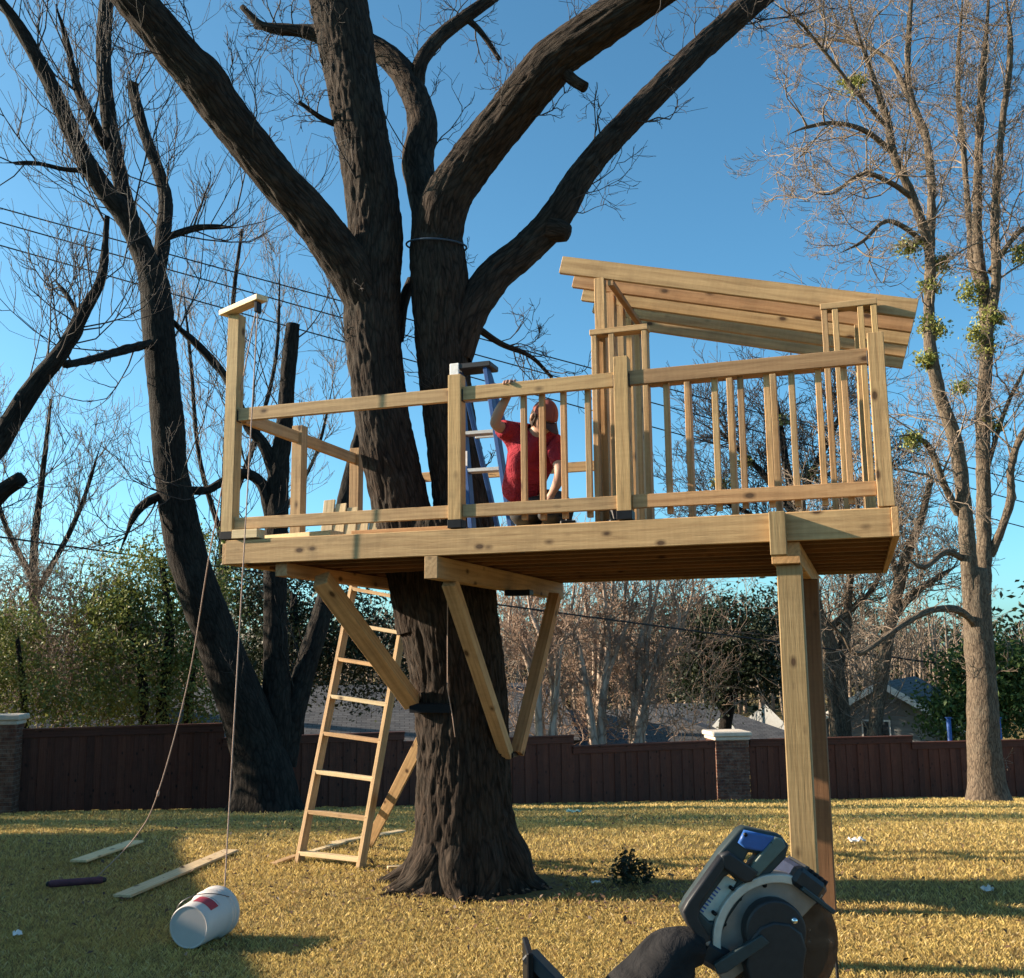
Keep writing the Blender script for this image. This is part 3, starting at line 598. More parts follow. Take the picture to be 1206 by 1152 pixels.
for x, y, r in ((955, 558, 16), (918, 495, 13), (880, 545, 10), (850, 570, 8)):
    c = at(x, y, 44); rr = r/FPX*44; leaves('mistletoe', [(*(c-np.array(oak.location)), rr*.8, rr*.8, rr*.6)], 380, .15, LEAFY, rb, oak, spread=1.5)['kind'] = 'stuff'
px_tree('bare_tree', 'slim bare tree with upright twigs far behind the hoist post', gbase(255, 40), [
    ('trunk', Bp(40, (262, 930, 14), (262, 700, 12), (266, 560, 9), (270, 450, 7), (275, 350, 5), (285, 270, 3)), 3),
    ('limb', Bp(40, (262, 620, 8), (300, 520, 6), (325, 420, 4), (330, 300, 2.5)), 2.5),
    ('limb', Bp(40, (263, 640, 7), (235, 540, 5), (225, 430, 4), (215, 330, 2.5)), 2.5),
    ('limb', Bp(40, (262, 680, 7), (320, 620, 5), (370, 540, 4), (395, 440, 2.5)), 2.5)], BARKD, TWIGP, rb, (9, 2.6, .018, 2), 10, .01, kw=dict(up=.22, wig=.16, kids=(6, 4), ratio=.6, rmin=.008))
px_tree('bare_tree', 'bare tree with fine pale twigs standing behind the vine-brown shrub', gbase(40, 36), [
    ('trunk', Bp(36, (45, 930, 15), (42, 760, 12), (40, 650, 9), (50, 560, 6), (60, 470, 3)), 2),
    ('limb', Bp(36, (42, 700, 7), (90, 610, 5), (120, 520, 3)), 2.5),
    ('limb', Bp(36, (42, 690, 7), (0, 600, 5), (-15, 500, 3)), 2.5)], BARKD, TWIGP, rb, (10, 2.2, .018, 2), 10, .01, kw=dict(up=.2, wig=.16, kids=(6, 4), ratio=.6, rmin=.007))

def myrtle(px, Y, stems, label, seed):
    r = np.random.default_rng(seed); b = gbase(px, Y); limbs = []
    for tx, ty, w_ in stems:
        mx = px+(tx-px)*.35
        limbs.append(('stem', Bp(Y+r.uniform(-.5, .5), (px+r.uniform(-9, 9), 930, w_+4), (mx+r.uniform(-6, 6), 820, w_+1), ((mx+tx)/2+r.uniform(-8, 8), 760, w_), (tx, ty, w_*.6), (tx+r.uniform(-12, 12), ty-45, w_*.35)), 1))
    px_tree('crepe_myrtle', label, b, limbs, BARKM, TWIGR, r, (15, 1.5, .018, 2), 9, .004, 'crepe myrtles beyond the fence', 'tree', dict(up=.14, wig=.26, kids=(7, 5), ratio=.62, rmin=.0085, ang=.7))
myrtle(645, 30, [(600, 740, 7), (625, 720, 7), (655, 715, 6), (680, 735, 6), (610, 700, 5)], 'pale many-stemmed shrub tree just right of the forked trunk beyond the fence', 31)
myrtle(705, 30.5, [(672, 735, 8), (690, 715, 7), (712, 705, 7), (722, 700, 8), (740, 730, 6)], 'tallest pale many-stemmed shrub tree in the middle of its row', 32)
myrtle(745, 31, [(735, 720, 8), (765, 715, 8), (800, 730, 7), (815, 700, 5), (775, 690, 6)], 'pale many-stemmed shrub tree next to the dark evergreen oak', 33)

def leafy(name, label, px, Y, blobs, n, size, mat, seed, trunk=None, cat='tree', bark=BARKD, group=None):
    r = np.random.default_rng(seed); b = np.array(gbase(px, Y)); t = empty(name, tuple(b), 0, label, cat, group); B = []
    for x, y, rx, ry, dy in blobs:
        c = at(x, y, Y+dy)-b; k = (Y+dy)/FPX; B.append((*c, rx*k, max(rx, ry)*k*.8, ry*k))
    leaves('crown', B, int(n*1.6), size*.9, mat, r, t, .45, spread=3.4)
    for tr_ in (trunk or []):
        P, R = pxpath([(x, y, w_, Y+d) for x, y, w_, d in tr_], .15); tb = TB(); tb.tube(P, R, 10, .01, None, True, 2, .3, .06); tree_part(t, 'trunk', tb, bark)
    return t
leafy('evergreen_shrub', 'yellow-green leafy shrub tree over the fence behind the hanging ropes', 170, 25.5, [(165, 690, 62, 60, 0), (200, 740, 60, 70, .5), (150, 780, 55, 60, -.5), (215, 810, 55, 50, 0), (130, 730, 45, 55, .6), (235, 680, 35, 60, 1), (160, 830, 75, 30, -.3)], 15000, .115, LEAFG, 41,
      [[(190, 930, 16, 0), (192, 830, 14, 0), (200, 740, 10, 0), (190, 660, 6, 0)], [(165, 930, 12, -.3), (168, 800, 10, -.3), (140, 700, 6, -.3)], [(215, 930, 12, .3), (225, 800, 9, .3), (235, 690, 5, .3)]])
leafy('evergreen_shrub', 'low bright green shrub over the fence beside the capped end pillar', 40, 24, [(25, 810, 50, 42, 0), (75, 830, 40, 26, -.3), (-15, 770, 45, 60, .3), (20, 750, 40, 40, .6)], 6500, .10, LEAFG, 42, [[(30, 920, 10, 0), (28, 820, 7, 0), (20, 750, 4, 0)]], 'shrub')
leafy('evergreen_tree', 'dark leafy evergreen behind the leaning forked trunk', 360, 29, [(300, 740, 50, 70, 0), (350, 730, 60, 70, .5), (400, 750, 55, 60, 0), (290, 690, 55, 50, 1), (440, 780, 55, 55, .3), (330, 790, 65, 45, -.5), (480, 760, 45, 50, 1)], 16000, .13, LEAFD, 43, [[(350, 930, 16, 0), (350, 800, 14, 0), (345, 700, 8, 0)]])
leafy('evergreen_oak', 'spreading dark evergreen oak above the pillar cap', 858, 37, [(860, 750, 60, 45, 0), (820, 770, 50, 40, .5), (895, 770, 45, 40, -.5), (850, 800, 70, 28, 0), (805, 735, 40, 35, 1), (905, 730, 30, 30, .5)], 13000, .17, LEAFD, 44, [[(852, 930, 17, 0), (855, 850, 15, 0), (870, 800, 12, 0), (895, 770, 8, 0)], [(855, 840, 10, 0), (830, 800, 8, 0), (810, 770, 5, 0)]])
leafy('magnolia_shrub', 'glossy green broad-leaved shrub over the fence behind the tall pale trunk', 1165, 30, [(1130, 825, 36, 42, 0), (1180, 820, 48, 50, .3), (1160, 790, 45, 35, .5), (1210, 800, 40, 50, 0), (1120, 850, 30, 22, -.3)], 8000, .17, LEAFM, 45, [[(1160, 930, 12, 0), (1165, 830, 8, 0), (1170, 790, 5, 0)]], 'shrub')

def briar(name, label, px, Y, x0, x1, ytop, count, mat, seed, L=1.6):
    r = np.random.default_rng(seed); b = np.array(gbase(px, Y)); t = empty(name, tuple(b), 0, label, 'shrub'); tb = TB()
    Ps = np.array([at(r.uniform(x0, x1), r.uniform(ytop+60, 880), Y+r.uniform(-1, 1)) for k in range(count)])
    batch(tb, Ps, np.stack([r.normal(0, .35, count), r.normal(0, .3, count), np.ones(count)], -1), L*r.uniform(.5, 1.2, count), np.full(count, .016), 2, r, up=.05, wig=.28, kids=(5, 3), ratio=.6, rmin=.006, ang=.7)
    tree_part(t, 'stems', tb, mat); return t
briar('vine_thicket', 'tangle of pale brown bare vines between two green shrubs over the fence', 75, 26.5, -20, 165, 640, 280, TWIGP, 51, 1.7)
briar('vine_thicket', 'dense russet twig thicket behind the pale many-stemmed row', 690, 33.5, 585, 850, 650, 230, TWIGR, 52, 2.3)

# far-off wood closing the view above the fence
def far_wood():
    r = np.random.default_rng(61); tb = TB()
    n = 330; x = r.uniform(-48, 52, n); y = r.uniform(52, 70, n); h = r.uniform(4.0, 7.2, n)*np.where(x > -5, 1, .85); p = np.stack([x, y, np.full(n, -2.4)], -1); b = p.copy(); b[:, 0] += r.normal(0, .4, n); b[:, 2] += h; mid = (p+b)/2
    thinB(tb, np.stack([p, mid, b], 1), np.tile([.14, .09, .03], (n, 1)), 4)
    q = np.repeat(p, 5, 0); q[:, 2] += np.repeat(h, 5)*r.uniform(.25, .85, 5*n)
    batch(tb, q, np.stack([r.normal(0, .8, 5*n), r.normal(0, .8, 5*n), np.full(5*n, .9)], -1), r.uniform(1.5, 3.0, 5*n), np.full(5*n, .045), 1, r, up=.1, wig=.22, kids=(7,), ratio=.6, rmin=.018)
    o = put('bare_wood', tb.mesh('bare_wood'), TWIGP); tag(o, 'far-off wood of bare brown trees closing the view behind the roofs', 'wood', kind='stuff')
    B = [(x, r.uniform(72, 80), r.uniform(0, 1.6), r.uniform(3, 5), 3, r.uniform(3.2, 5.4)*(1 if x < 16 else .62)) for x in np.linspace(-60, 62, 48)]
    o = leaves('evergreen_wood', B, 52000, .5, LEAFD, r, None, .4); tag(o, 'far-off dark evergreen belt behind the bare wood', 'wood', kind='stuff')
far_wood()

# ------------------------------------------------------------------ neighbouring houses
def m_shingle():
    q = N('roof_shingles', .9, .2); br = q.n('ShaderNodeTexBrick'); br.inputs['Scale'].default_value = 1; br.inputs['Brick Width'].default_value = .32; br.inputs['Row Height'].default_value = .15
    br.inputs['Mortar Size'].default_value = .012; br.inputs['Color1'].default_value = (.060, .062, .068, 1); br.inputs['Color2'].default_value = (.105, .105, .11, 1); br.inputs['Mortar'].default_value = (.02, .02, .022, 1)
    uv = q.n('ShaderNodeUVMap'); q.l(uv.outputs[0], br.inputs['Vector']); nz = q.noise(q.mapped((1, 1, 1)), 1.3, 5)
    return q.color(q.mix(q.ramp(nz, [(.4, (0, 0, 0)), (.75, (.4, .4, .4))]), br.outputs[0], (.12, .115, .11)))
SHING = m_shingle()
SIDING = m_plain('grey_siding', (.20, .205, .20), .8, 0, .1, 6); TRIMW = m_plain('white_trim', (.72, .68, .62), .7, 0, .06, 8)
GLASS = m_plain('window_glass', (.03, .04, .05), .12, 0, .1, 3, .6)
def slab(name, quad, th, mat, parent):
    """roof slope with real thickness; quad = eave-left, eave-right, ridge-right, ridge-left"""
    q = [np.array(p, float) for p in quad]; n = unit(np.cross(q[1]-q[0], q[3]-q[0])); 
    if n[2] < 0: n = -n
    V = [p for p in q]+[p-n*th for p in q]; F = [[0, 1, 2, 3], [7, 6, 5, 4], [0, 4, 5, 1], [1, 5, 6, 2], [2, 6, 7, 3], [3, 7, 4, 0]]
    me = mesh_pd(name, V, F); ul = me.uv_layers.new(name='UVMap'); ex = unit(q[1]-q[0]); ey = np.cross(n, ex)
    for lp in me.loops:
        d = np.array(me.vertices[lp.vertex_index].co)-q[0]; ul.data[lp.index].uv = (d@ex, d@ey)
    return put(name, me, mat, parent)
def house(name, label, c, rz, wx, wy, zb, ze, zr, wallm, gable_x=True, over=.5, windows=(), hip=0.):
    t = empty(name, (c[0], c[1], zb), rz, label, 'house'); he = ze-zb; hr = zr-zb; x, y = wx/2, wy/2
    V = [(-x, -y, 0), (x, -y, 0), (x, y, 0), (-x, y, 0), (-x, -y, he), (x, -y, he), (x, y, he), (-x, y, he)]; F = [[0, 1, 5, 4], [1, 2, 6, 5], [2, 3, 7, 6], [3, 0, 4, 7]]
    if gable_x: V += [(-x, 0, hr-.1), (x, 0, hr-.1)]; F += [[4, 7, 8], [5, 9, 6]]      # ridge along x
    else: V += [(0, -y, hr-.1), (0, y, hr-.1)]; F += [[4, 8, 5], [6, 9, 7]]
    put('wall', mesh_pd('wall', V, F), wallm, t); o = over; sl_ = (hr-he)/(y if gable_x else x); dz = o*sl_
    if gable_x:
        for s in (-1, 1): slab('roof', [(-x-o, s*(y+o), he-dz), (x+o, s*(y+o), he-dz), (x+o-hip, 0, hr), (-x-o+hip, 0, hr)], .12, SHING, t)
        if hip:
            for s in (-1, 1):
                a = s*(x+o); slab('roof', [(a, -y-o, he-dz), (a, y+o, he-dz), (a-s*hip, .01, hr), (a-s*hip, -.01, hr)], .12, SHING, t)
    else:
        for s in (-1, 1): slab('roof', [(s*(x+o), -y-o, he-dz), (s*(x+o), y+o, he-dz), (0, y+o, hr), (0, -y-o, hr)], .12, SHING, t)
        for s in (-1, 1): lumber(t, 'barge_board', (s*(x+o), -y-o-.03, he-dz-.06), (0, -y-o-.03, hr-.06), .05, .22, TRIMW)
        k = 0
        while k*.2 < hr:
            z = k*.2; half = x if z < he else max(.05, x*(hr-z)/(hr-he))
            lumber(t, 'siding_board', (-half, -y-.012, z+.1), (half, -y-.012, z+.1), .025, .185, wallm); k += 1
    for wxp, wz, ww, wh in windows:
        wn = bx(t, 'window', wxp-ww/2, wxp+ww/2, -y-.07, -y-.028, wz, wz+wh, TRIMW); wn2 = bx(t, 'window_pane', wxp-ww/2+.06, wxp+ww/2-.06, -y-.085, -y-.072, wz+.06, wz+wh-.06, GLASS)
    return t
ZB = -2.4
def zpx(x, y, Y): return at(x, y, Y)[2]
p = at(420, 850, 36); house('house', 'neighbouring house with broad grey shingle roof seen through the wooden ladder', (p[0], p[1]+2.5), .12, 13, 9, ZB, zpx(420, 872, 33), zpx(420, 808, 37), SIDING, True)
p = at(712, 850, 40); house('house', 'neighbouring house with hipped grey shingle roof behind the many-stemmed row', (p[0], p[1]+1), -.05, 9.5, 8, ZB, zpx(712, 880, 36), zpx(712, 836, 41), SIDING, True, hip=3.2)
p = at(800, 850, 50); house('house', 'farther house with blue-grey hipped roof before the dark oak', (p[0], p[1]+1), .1, 9, 8, ZB, zpx(800, 868, 47), zpx(800, 830, 50), SIDING, True, hip=3.5)
p = at(1038, 850, 38); house('house', 'grey sided gabled house with pale barge boards behind the leaning tree', (p[0]+2.0, p[1]+3.4), -.5, 5.6, 8, ZB, zpx(1038, 858, 38), zpx(1040, 803, 38), SIDING, False, windows=((-.3, .6, 1.0, 1.0),))
p = at(62, 850, 33); house('house', 'small grey roofed outbuilding half hidden by the yellow-green shrub', (p[0], p[1]+1), .5, 4.2, 4, ZB, zpx(60, 850, 31), zpx(80, 812, 33), SIDING, True)
# the photographer's own house, left of the picture: its roof shades the left of the lawn
def own_house():
    e0 = np.array([-11.2, 12.2]); e1 = np.array([-5.4, -.8]); d = unit(e1-e0); n = np.array([-d[1], d[0]])
    if n[0] > 0: n = -n
    L = np.linalg.norm(e1-e0); c = (e0+e1)/2+n*4.5; rz = math.atan2(d[1], d[0])
    t = house('house', 'long brick house with low shingle roof shading the lawn from outside the view', c, rz, L, 8.2, 0-.2, 3.02, 4.3, BRICK, True, .4, windows=())
    for s in (-4.5, -1, 4):
        bx(t, 'window', s-.7, s+.7, -4.17, -4.11, 1.1, 2.4, TRIMW); bx(t, 'window_pane', s-.62, s+.62, -4.19, -4.172, 1.18, 2.32, GLASS)
        bx(t, 'window', s-.7, s+.7, 4.11, 4.17, 1.1, 2.4, TRIMW); bx(t, 'window_pane', s-.62, s+.62, 4.172, 4.19, 1.18, 2.32, GLASS)
own_house()

# ------------------------------------------------------------------ overhead cables
CABLE = m_plain('cable_rubber', (.02, .02, .022), .6)
def cable(label, a, b, Ya, Yb, r, sag=.25):
    A = at(*a, Ya); B = at(*b, Yb); d = B-A; A2 = A-d*.6; B2 = B+d*.6; t = np.linspace(0, 1, 40)[:, None]
    P = A2+(B2-A2)*t; P[:, 2] -= sag*4*(t[:, 0]*(1-t[:, 0]))-sag*.9
    tb = TB(); tb.tube(P, np.full(40, r), 6); o = put('overhead_cable', tb.mesh('overhead_cable'), CABLE); tag(o, label, 'cable', 'overhead cables crossing beyond the garden')
cable('uppermost thin black cable crossing the sky behind the forked tree', (0, 246), (1020, 520), 30, 38, .022)
cable('second black cable down of the three in the sky behind the forked tree', (0, 263), (1020, 543), 30, 38, .022)
cable('lowest black cable of the three in the sky behind the forked tree', (0, 290), (1020, 572), 30, 38, .022)
cable('thick black cable running low above the fence under the platform', (0, 633), (1206, 795), 26, 31, .026, .1)
cable('thin dark cable above the thick low one behind the hanging ropes', (0, 655), (1206, 778), 29, 35, .012, .1)

# blue posts of something beyond the fence
BLUE = m_plain('blue_paint', (.03, .09, .30), .5)
for x, lb in ((1121, 'short blue post rising over the fence left of the tall pale trunk'), (1180, 'short blue post rising over the fence right of the tall pale trunk')):
    b = gbase(x, 28.5); t = empty('blue_post', b, 0, lb, 'post', 'blue posts over the fence'); zt = zpx(x, 846, 28.5)-b[2]
    tb = TB(); tb.tube(np.array([(0, 0, 0), (0, 0, zt*.5), (0, 0, zt)]), np.full(3, .06), 12); put('pole', tb.mesh('pole'), BLUE, t)
    bx(t, 'top_cap', -.07, .07, -.07, .07, zt, zt+.03, BLUE, .01)

# ------------------------------------------------------------------ treehouse (local axes: u along the front, v to the back)
PHI = math.radians(18.5); TL = (-1.973, 7.03, 0)
TREEH = empty('treehouse', TL, -PHI, 'unfinished pine treehouse platform with railing and open shed roof around the forked tree', 'treehouse')
uu = np.array([math.cos(PHI), -math.sin(PHI), 0]); vv = np.array([math.sin(PHI), math.cos(PHI), 0]); A0 = np.array(TL)
def W2L(P): d = np.asarray(P)-A0; return (float(d@uu), float(d@vv), float(d[2]))
def L2W(u_, v_, z_): return A0+uu*u_+vv*v_+np.array([0, 0, z_])
def loc(x, y, v0):
    r = ray(x, y); t = ((A0-CAM)@vv+v0)/(r@vv); P = CAM+r*t-A0; return (float(P@uu), v0, float(P[2]))
def treehouse():
    T = TREEH; Z0, Z1 = 2.36, 2.505; L, W = 4.30, 2.95; r = np.random.default_rng(8)
    bx(T, 'rim_board', 0, L, 0, .038, Z0, Z1+.018, WOOD)
    bx(T, 'rim_board', 0, L, W-.038, W, Z0, Z1, WOOD)
    bx(T, 'rim_board', -.038, -.001, .02, W, Z0, Z1, WOOD); bx(T, 'rim_board', L+.001, L+.039, -.012, W, Z0, Z1+.02, WOOD)
    for k in range(1, 10): bx(T, 'joist', .002, L-.002, k*.295-.019, k*.295+.019, Z0+.004, Z1, SHADEM)
    nb = 20
    for k in range(nb):
        y0 = .04+k*(W-.04)/nb; e = -.02+r.uniform(-.012, .012) if k else .0
        bx(T, 'deck_board', e, L+.02 if k else L, y0, y0+(W-.04)/nb-.006, Z1+.001, Z1+.026, [WOOD, WOODP, WOODR][k % 3] if k else WOOD)
    D = Z1+.027
    # beams, posts and braces that carry the platform
    bx(T, 'beam', 1.485, 1.575, .0, 2.95, 2.215, 2.358, WOOD); bx(T, 'beam', .36, .45, .06, 2.9, 2.27, 2.358, WOODR)
    bx(T, 'beam', 3.64, 3.80, .045, 2.95, 2.235, 2.358, WOOD)
    bx(T, 'tie_block', 3.645, 3.735, -.092, -.002, 2.275, 2.522, WOODG)
    for v0 in (.10, 1.45):
        zb = float(gz(*(L2W(3.71, v0, 0)[:2])))-.15; bx(T, 'support_post', 3.66 if v0 < 1 else 3.70, 3.80 if v0 < 1 else 3.84, v0, v0+.14, zb, 2.233, WOODG if v0 < 1 else SHADEM, .006)  # back post takes the darkened pine: its shade is in the colour
    def br(a, b, wd, ht, mat=WOOD, up=(0, 1, 0)): lumber(T, 'brace', a, b, wd, ht, mat, up)
    bR = W2L(at(602, 888, 8.12)); br((1.53, .32, 2.215), (bR[0]-.02, bR[1]-.05, bR[2]), .09, .09, up=(1, 0, 0)); br((1.70, 2.25, 2.215), (bR[0]+.03, bR[1]+.05, bR[2]), .09, .09, WOODR, up=(1, 0, 0))
    bx(T, 'bracket', bR[0]-.13, bR[0]+.04, bR[1]-.07, bR[1]+.07, bR[2]-.02, bR[2]+.012, METALB)
    bx(T, 'bracket', 1.56, 1.76, 1.35, 1.45, 2.17, 2.212, METALB)
    bL = W2L(at(490, 832, 7.95)); br(loc(378, 682, .25), (bL[0]-.03, bL[1], bL[2]+.03), .115, .115, WOOD, up=(1, 0, .3)); br((.42, 2.35, 2.27), (bL[0], bL[1]+.22, bL[2]+.03), .09, .09, WOODR, up=(1, 0, 0))
    bx(T, 'bracket', bL[0]-.03, bL[0]+.30, bL[1]-.06, bL[1]+.06, bL[2]-.045, bL[2]+.025, METALB)
    # railing posts with black base shoes
    for u0, zt, m in ((-.045, 4.145, WOODG), (1.645, 3.54, WOODG), (2.747, 3.55, WOODG), (4.236, 3.54, WOOD)):
        bx(T, 'railing_post', u0, u0+.089, .004, .093, D+(.03 if u0 < 4 else .0), zt, m)
        if u0 < 4: bx(T, 'post_shoe', u0-.003, u0+.092, .001, .096, D, D+.055, METALB)
    rails = ((.046, 1.643, WOOD), (1.736, 2.745, WOOD), (2.838, 4.234, WOODR))
    for a, b, m in rails:
        bx(T, 'top_rail', a, b, .024, .062, 3.366, 3.457, m); bx(T, 'bottom_rail', a, b, .024, .062, 2.60, 2.682, m)
        for e in (a, b): bx(T, 'rail_bracket', e-.006 if e == b else e-.002, e+.002 if e == b else e+.006, .018, .068, 3.36, 3.44, METALB)
    for u0 in (2.136, 2.262, 2.405, 2.561, 3.061, 3.355, 3.503, 3.655, 3.805, 3.952, 4.10):
        j = r.uniform(-.004, .004); bx(T, 'baluster', u0-.018+j, u0+.018+j, .066, .102, 2.565+r.uniform(-.006, .006), 3.448, WOOD if r.random() > .4 else WOODR)
    # left side railing
    for v0, zt in ((.82, 3.50), (1.78, 3.50), (2.84, 3.50)):
        bx(T, 'railing_post', .01, .099, v0, v0+.089, D, zt, WOOD)
    for a, b in ((.095, .818), (.911, 1.778), (1.871, 2.838)): bx(T, 'top_rail', .035, .073, a, b, 3.36, 3.45, WOOD)
    for u0 in (1.35, 2.2): bx(T, 'railing_post', u0, u0+.089, 2.84, 2.929, D, 3.5, WOODR)
    for a, b in ((.1, 1.348), (1.441, 2.198)): bx(T, 'top_rail', a, b, 2.86, 2.898, 3.36, 3.45, WOOD)
    # shed front wall behind the railing
    v0 = .45
    bx(T, 'wall_plate', 2.88, 3.985, v0, v0+.089, 3.47, 3.508, WOODR); bx(T, 'wall_plate', 2.5, 4.31, v0, v0+.089, D, D+.036, WOOD)
    for u0 in (3.13, 3.40, 3.67): bx(T, 'stud', u0-.019, u0+.019, v0, v0+.089, D+.038, 3.468, WOOD)
    for u0 in (2.50, 2.62, 2.842): bx(T, 'stud', u0, u0+.036, v0, v0+.089, D+.038, 3.845, WOOD)
    for u0 in (3.985, 4.05, 4.20, 4.278): bx(T, 'stud', u0, u0+.036, v0, v0+.089, D+.038, 3.848, WOODG if u0 > 4.1 else WOOD)
    bx(T, 'wall_plate', 2.49, 2.885, v0-.004, v0+.093, 3.847, 3.886, WOOD); bx(T, 'wall_plate', 3.98, 4.318, v0-.004, v0+.093, 3.850, 3.889, WOOD)
    # roof: sloping boards on edge over a stepped left wall
    def zr(u_): return 4.47-.2587*(u_-2.294)
    for k in range(5):
        v1 = .57+k*.30; h = .122; a = (2.27+.01*(k % 2), v1, zr(2.27)-h/2); b = (4.55-.008*k, v1, zr(4.55)-h/2)
        lumber(T, 'rafter', a, b, .038, h, WOODR if k in (1,) else WOOD)
        bx(T, 'stud', 2.505, 2.575, v1-.02, v1+.069 if k else v1+.05, D+.04, zr(2.545)-h-.004 if k else zr(2.545)-h, WOOD if k != 1 else WOODR)
        if k: bx(T, 'stud', 4.18, 4.218, v1-.045, v1+.045, D+.04, zr(4.2)-h-.006, WOOD)
    bx(T, 'wall_plate', 2.60, 2.64, .56, 1.83, zr(2.62)-.165, zr(2.62)-.126, WOODR)
    # hoist arm on the tall corner post
    lumber(T, 'hoist_arm', (-.10, .035, 4.166), (.345, -.175, 4.166), .089, .038, WOODP)
    e = (.30, -.155, 4.12); bx(T, 'pulley', e[0]-.012, e[0]+.012, e[1]-.03, e[1]+.03, e[2]-.05, e[2]+.025, METALB)
    return D
DECK = treehouse()

def world_thing(name, label, cat, u_, v_, z_, rz=0, group=None): return empty(name, tuple(L2W(u_, v_, z_)), -PHI+rz, label, cat, group)
# loose lumber on the deck
t = world_thing('lumber_stack', 'short stack of reddish boards on the deck beside the left trunk', 'boards', 1.1, .55, DECK)
for k in range(3): bx(t, 'board', -.45+.03*k, .55-.05*k, -.07, .07+.01*k, k*.027, k*.027+.025, [WOODR, WOOD, WOODR][k])
o = put('scrap_board', box_mesh(.62, .14, .05), WOODP, None, Matrix.Translation(L2W(.42, .3, DECK+.026)) @ Matrix.Rotation(-.5, 4, 'Z')); tag(o, 'short pale offcut lying on the deck beside the hoist post', 'board')
t = world_thing('picket_pile', 'leaning pile of pale short planks on the deck by the side railing', 'boards', .24, 1.22, DECK, .1)
for k in range(5): lumber(t, 'plank', (-.14+.1*k, 0, .01), (-.17+.1*k, .16, .455-.035*k), .095, .019, WOODP, up=(0, -1, .3))
o = put('scrap_block', box_mesh(.2, .1, .06), WOODP, None, Matrix.Translation(L2W(.16, .03, DECK+.03)) @ Matrix.Rotation(-PHI, 4, 'Z')); tag(o, 'small pale wood block beside the foot of the hoist post', 'block')
# small black tools near the kneeling person
def drill(name, label, u_, v_, rz):
    t = world_thing(name, label, 'tool', u_, v_, DECK, rz)
    tb = TB(); tb.tube(np.array([(-.09, 0, .14), (-.05, 0, .14), (.04, 0, .14), (.08, 0, .14), (.10, 0, .14)]), np.array([.028, .034, .034, .026, .014]), 14); put('body', tb.mesh('body'), BLACK, t)
    lumber(t, 'handle', (-.045, 0, .125), (-.07, 0, .03), .032, .04, BLACK, (1, 0, 0), .006); bx(t, 'battery', -.12, -.02, -.035, .035, 0, .045, BLACK, .006)
    tb = TB(); tb.tube(np.array([(.10, 0, .14), (.13, 0, .14), (.19, 0, .14)]), np.array([.012, .005, .004]), 8); put('bit', tb.mesh('bit'), ALU, t)
drill('cordless_drill', 'black cordless drill on the deck under the kneeling person\'s hand', 2.43, .30, .3)
drill('cordless_driver', 'black cordless driver on the deck nearer the open shed framing', 2.60, .36, 2.6)

# ------------------------------------------------------------------ wooden ladder and leaning boards
def ladder():
    b0 = gpt(352, 1018); b1 = gpt(424, 1026); t = empty('wooden_ladder', tuple((b0+b1)/2), 0, 'home-made pine ladder with eight rungs under the platform', 'ladder')
    o = np.array(t.location); top0 = at(418, 682, 9.95); top1 = at(482, 694, 9.65)
    ax = unit(np.cross(top0-b0, b1-b0))
    for a, b in ((b0, top0), (b1, top1)): lumber(t, 'stile', a-o, b-o+(b-a)*.04, .038, .089, WOOD, up=ax)
    for k, y in enumerate((1012.5, 962.8, 913, 867.3, 822.6, 779.4, 737.4, 698)):
        f = [.035, .165, .295, .425, .555, .69, .825, .96][k]; a = b0+(top0-b0)*f; b = b1+(top1-b1)*f
        lumber(t, 'rung', a-o+ax*.0, b-o, .089, .034, WOOD if k % 2 else WOODP, up=unit(top0-b0)*.2+np.array([0, 0, 1]))
ladder()
def plank(name, label, a, b, wd=.14, th=.02, mat=WOODP, lift=.0, cat='board', up=(0, 0, 1), group=None):
    M = frame_M(a+np.array([0, 0, th/2+lift]), b+np.array([0, 0, th/2+lift]), up)
    o = put(name, box_mesh(float(np.linalg.norm(b-a)), wd, th), mat, None, M); tag(o, label, cat, group); return o
plank('loose_plank', 'short pale plank lying in the shade above the purple roller', gpt(92, 1019), gpt(160, 995), .15, .02, WOODP, .022)
plank('loose_plank', 'longer pale plank lying on the grass behind the white bucket', gpt(143, 1061), gpt(272, 1006), .14, .02, WOODP, .022)
plank('loose_plank', 'thin plank on the grass between ladder foot and trunk', gpt(392, 997), gpt(474, 982), .09, .02, WOODP, .02)
plank('loose_plank', 'narrow plank lying just behind the ladder foot', gpt(362, 1009), gpt(404, 996), .07, .02, WOODP, .02)
plank('loose_plank', 'narrow plank poking out left of the ladder foot', gpt(322, 1022), gpt(349, 1012), .07, .02, WOOD, .02)
plank('wood_offcut', 'small grey offcut lying on the grass before the tree roots', gpt(456, 1027), gpt(486, 1025), .07, .025, WOODP, .02)
plank('leaning_board', 'pine board leaning from the grass against the forked trunk', gpt(434, 1000)+np.array([0, 0, .02]), at(503, 862, 8.05), .09, .04, WOOD, 0, 'board', (0, -1, .2))

# ------------------------------------------------------------------ hoist rope, bucket, second rope and roller
ROPE = m_plain('braided_rope', (.42, .30, .24), .9, 0, .25, 90)
PUL = L2W(.30, -.155, 4.075)
def rope(name, label, pts, r, cat='rope', knots=()):
    t = empty(name, tuple(pts[-1]), 0, label, cat); P = catmull(np.array(pts), 90); tb = TB(); tb.tube(P-pts[-1], np.full(len(P), r), 7); put('cord', tb.mesh('cord'), ROPE, t)
    for k in knots:
        tb = TB(); q = np.array(k)-pts[-1]; tb.tube(np.array([q+[0, 0, .022], q+[.004, 0, .008], q-[0, 0, .012], q-[0, 0, .025]]), np.array([r, r*2.4, r*2.2, r]), 8); put('knot', tb.mesh('knot'), ROPE, t)
BUK = gpt(221, 1121); BAX = np.array([.20, .98, 0]); BAX = unit(BAX)
hang = BUK+BAX*.36+np.array([.04, 0, .245])
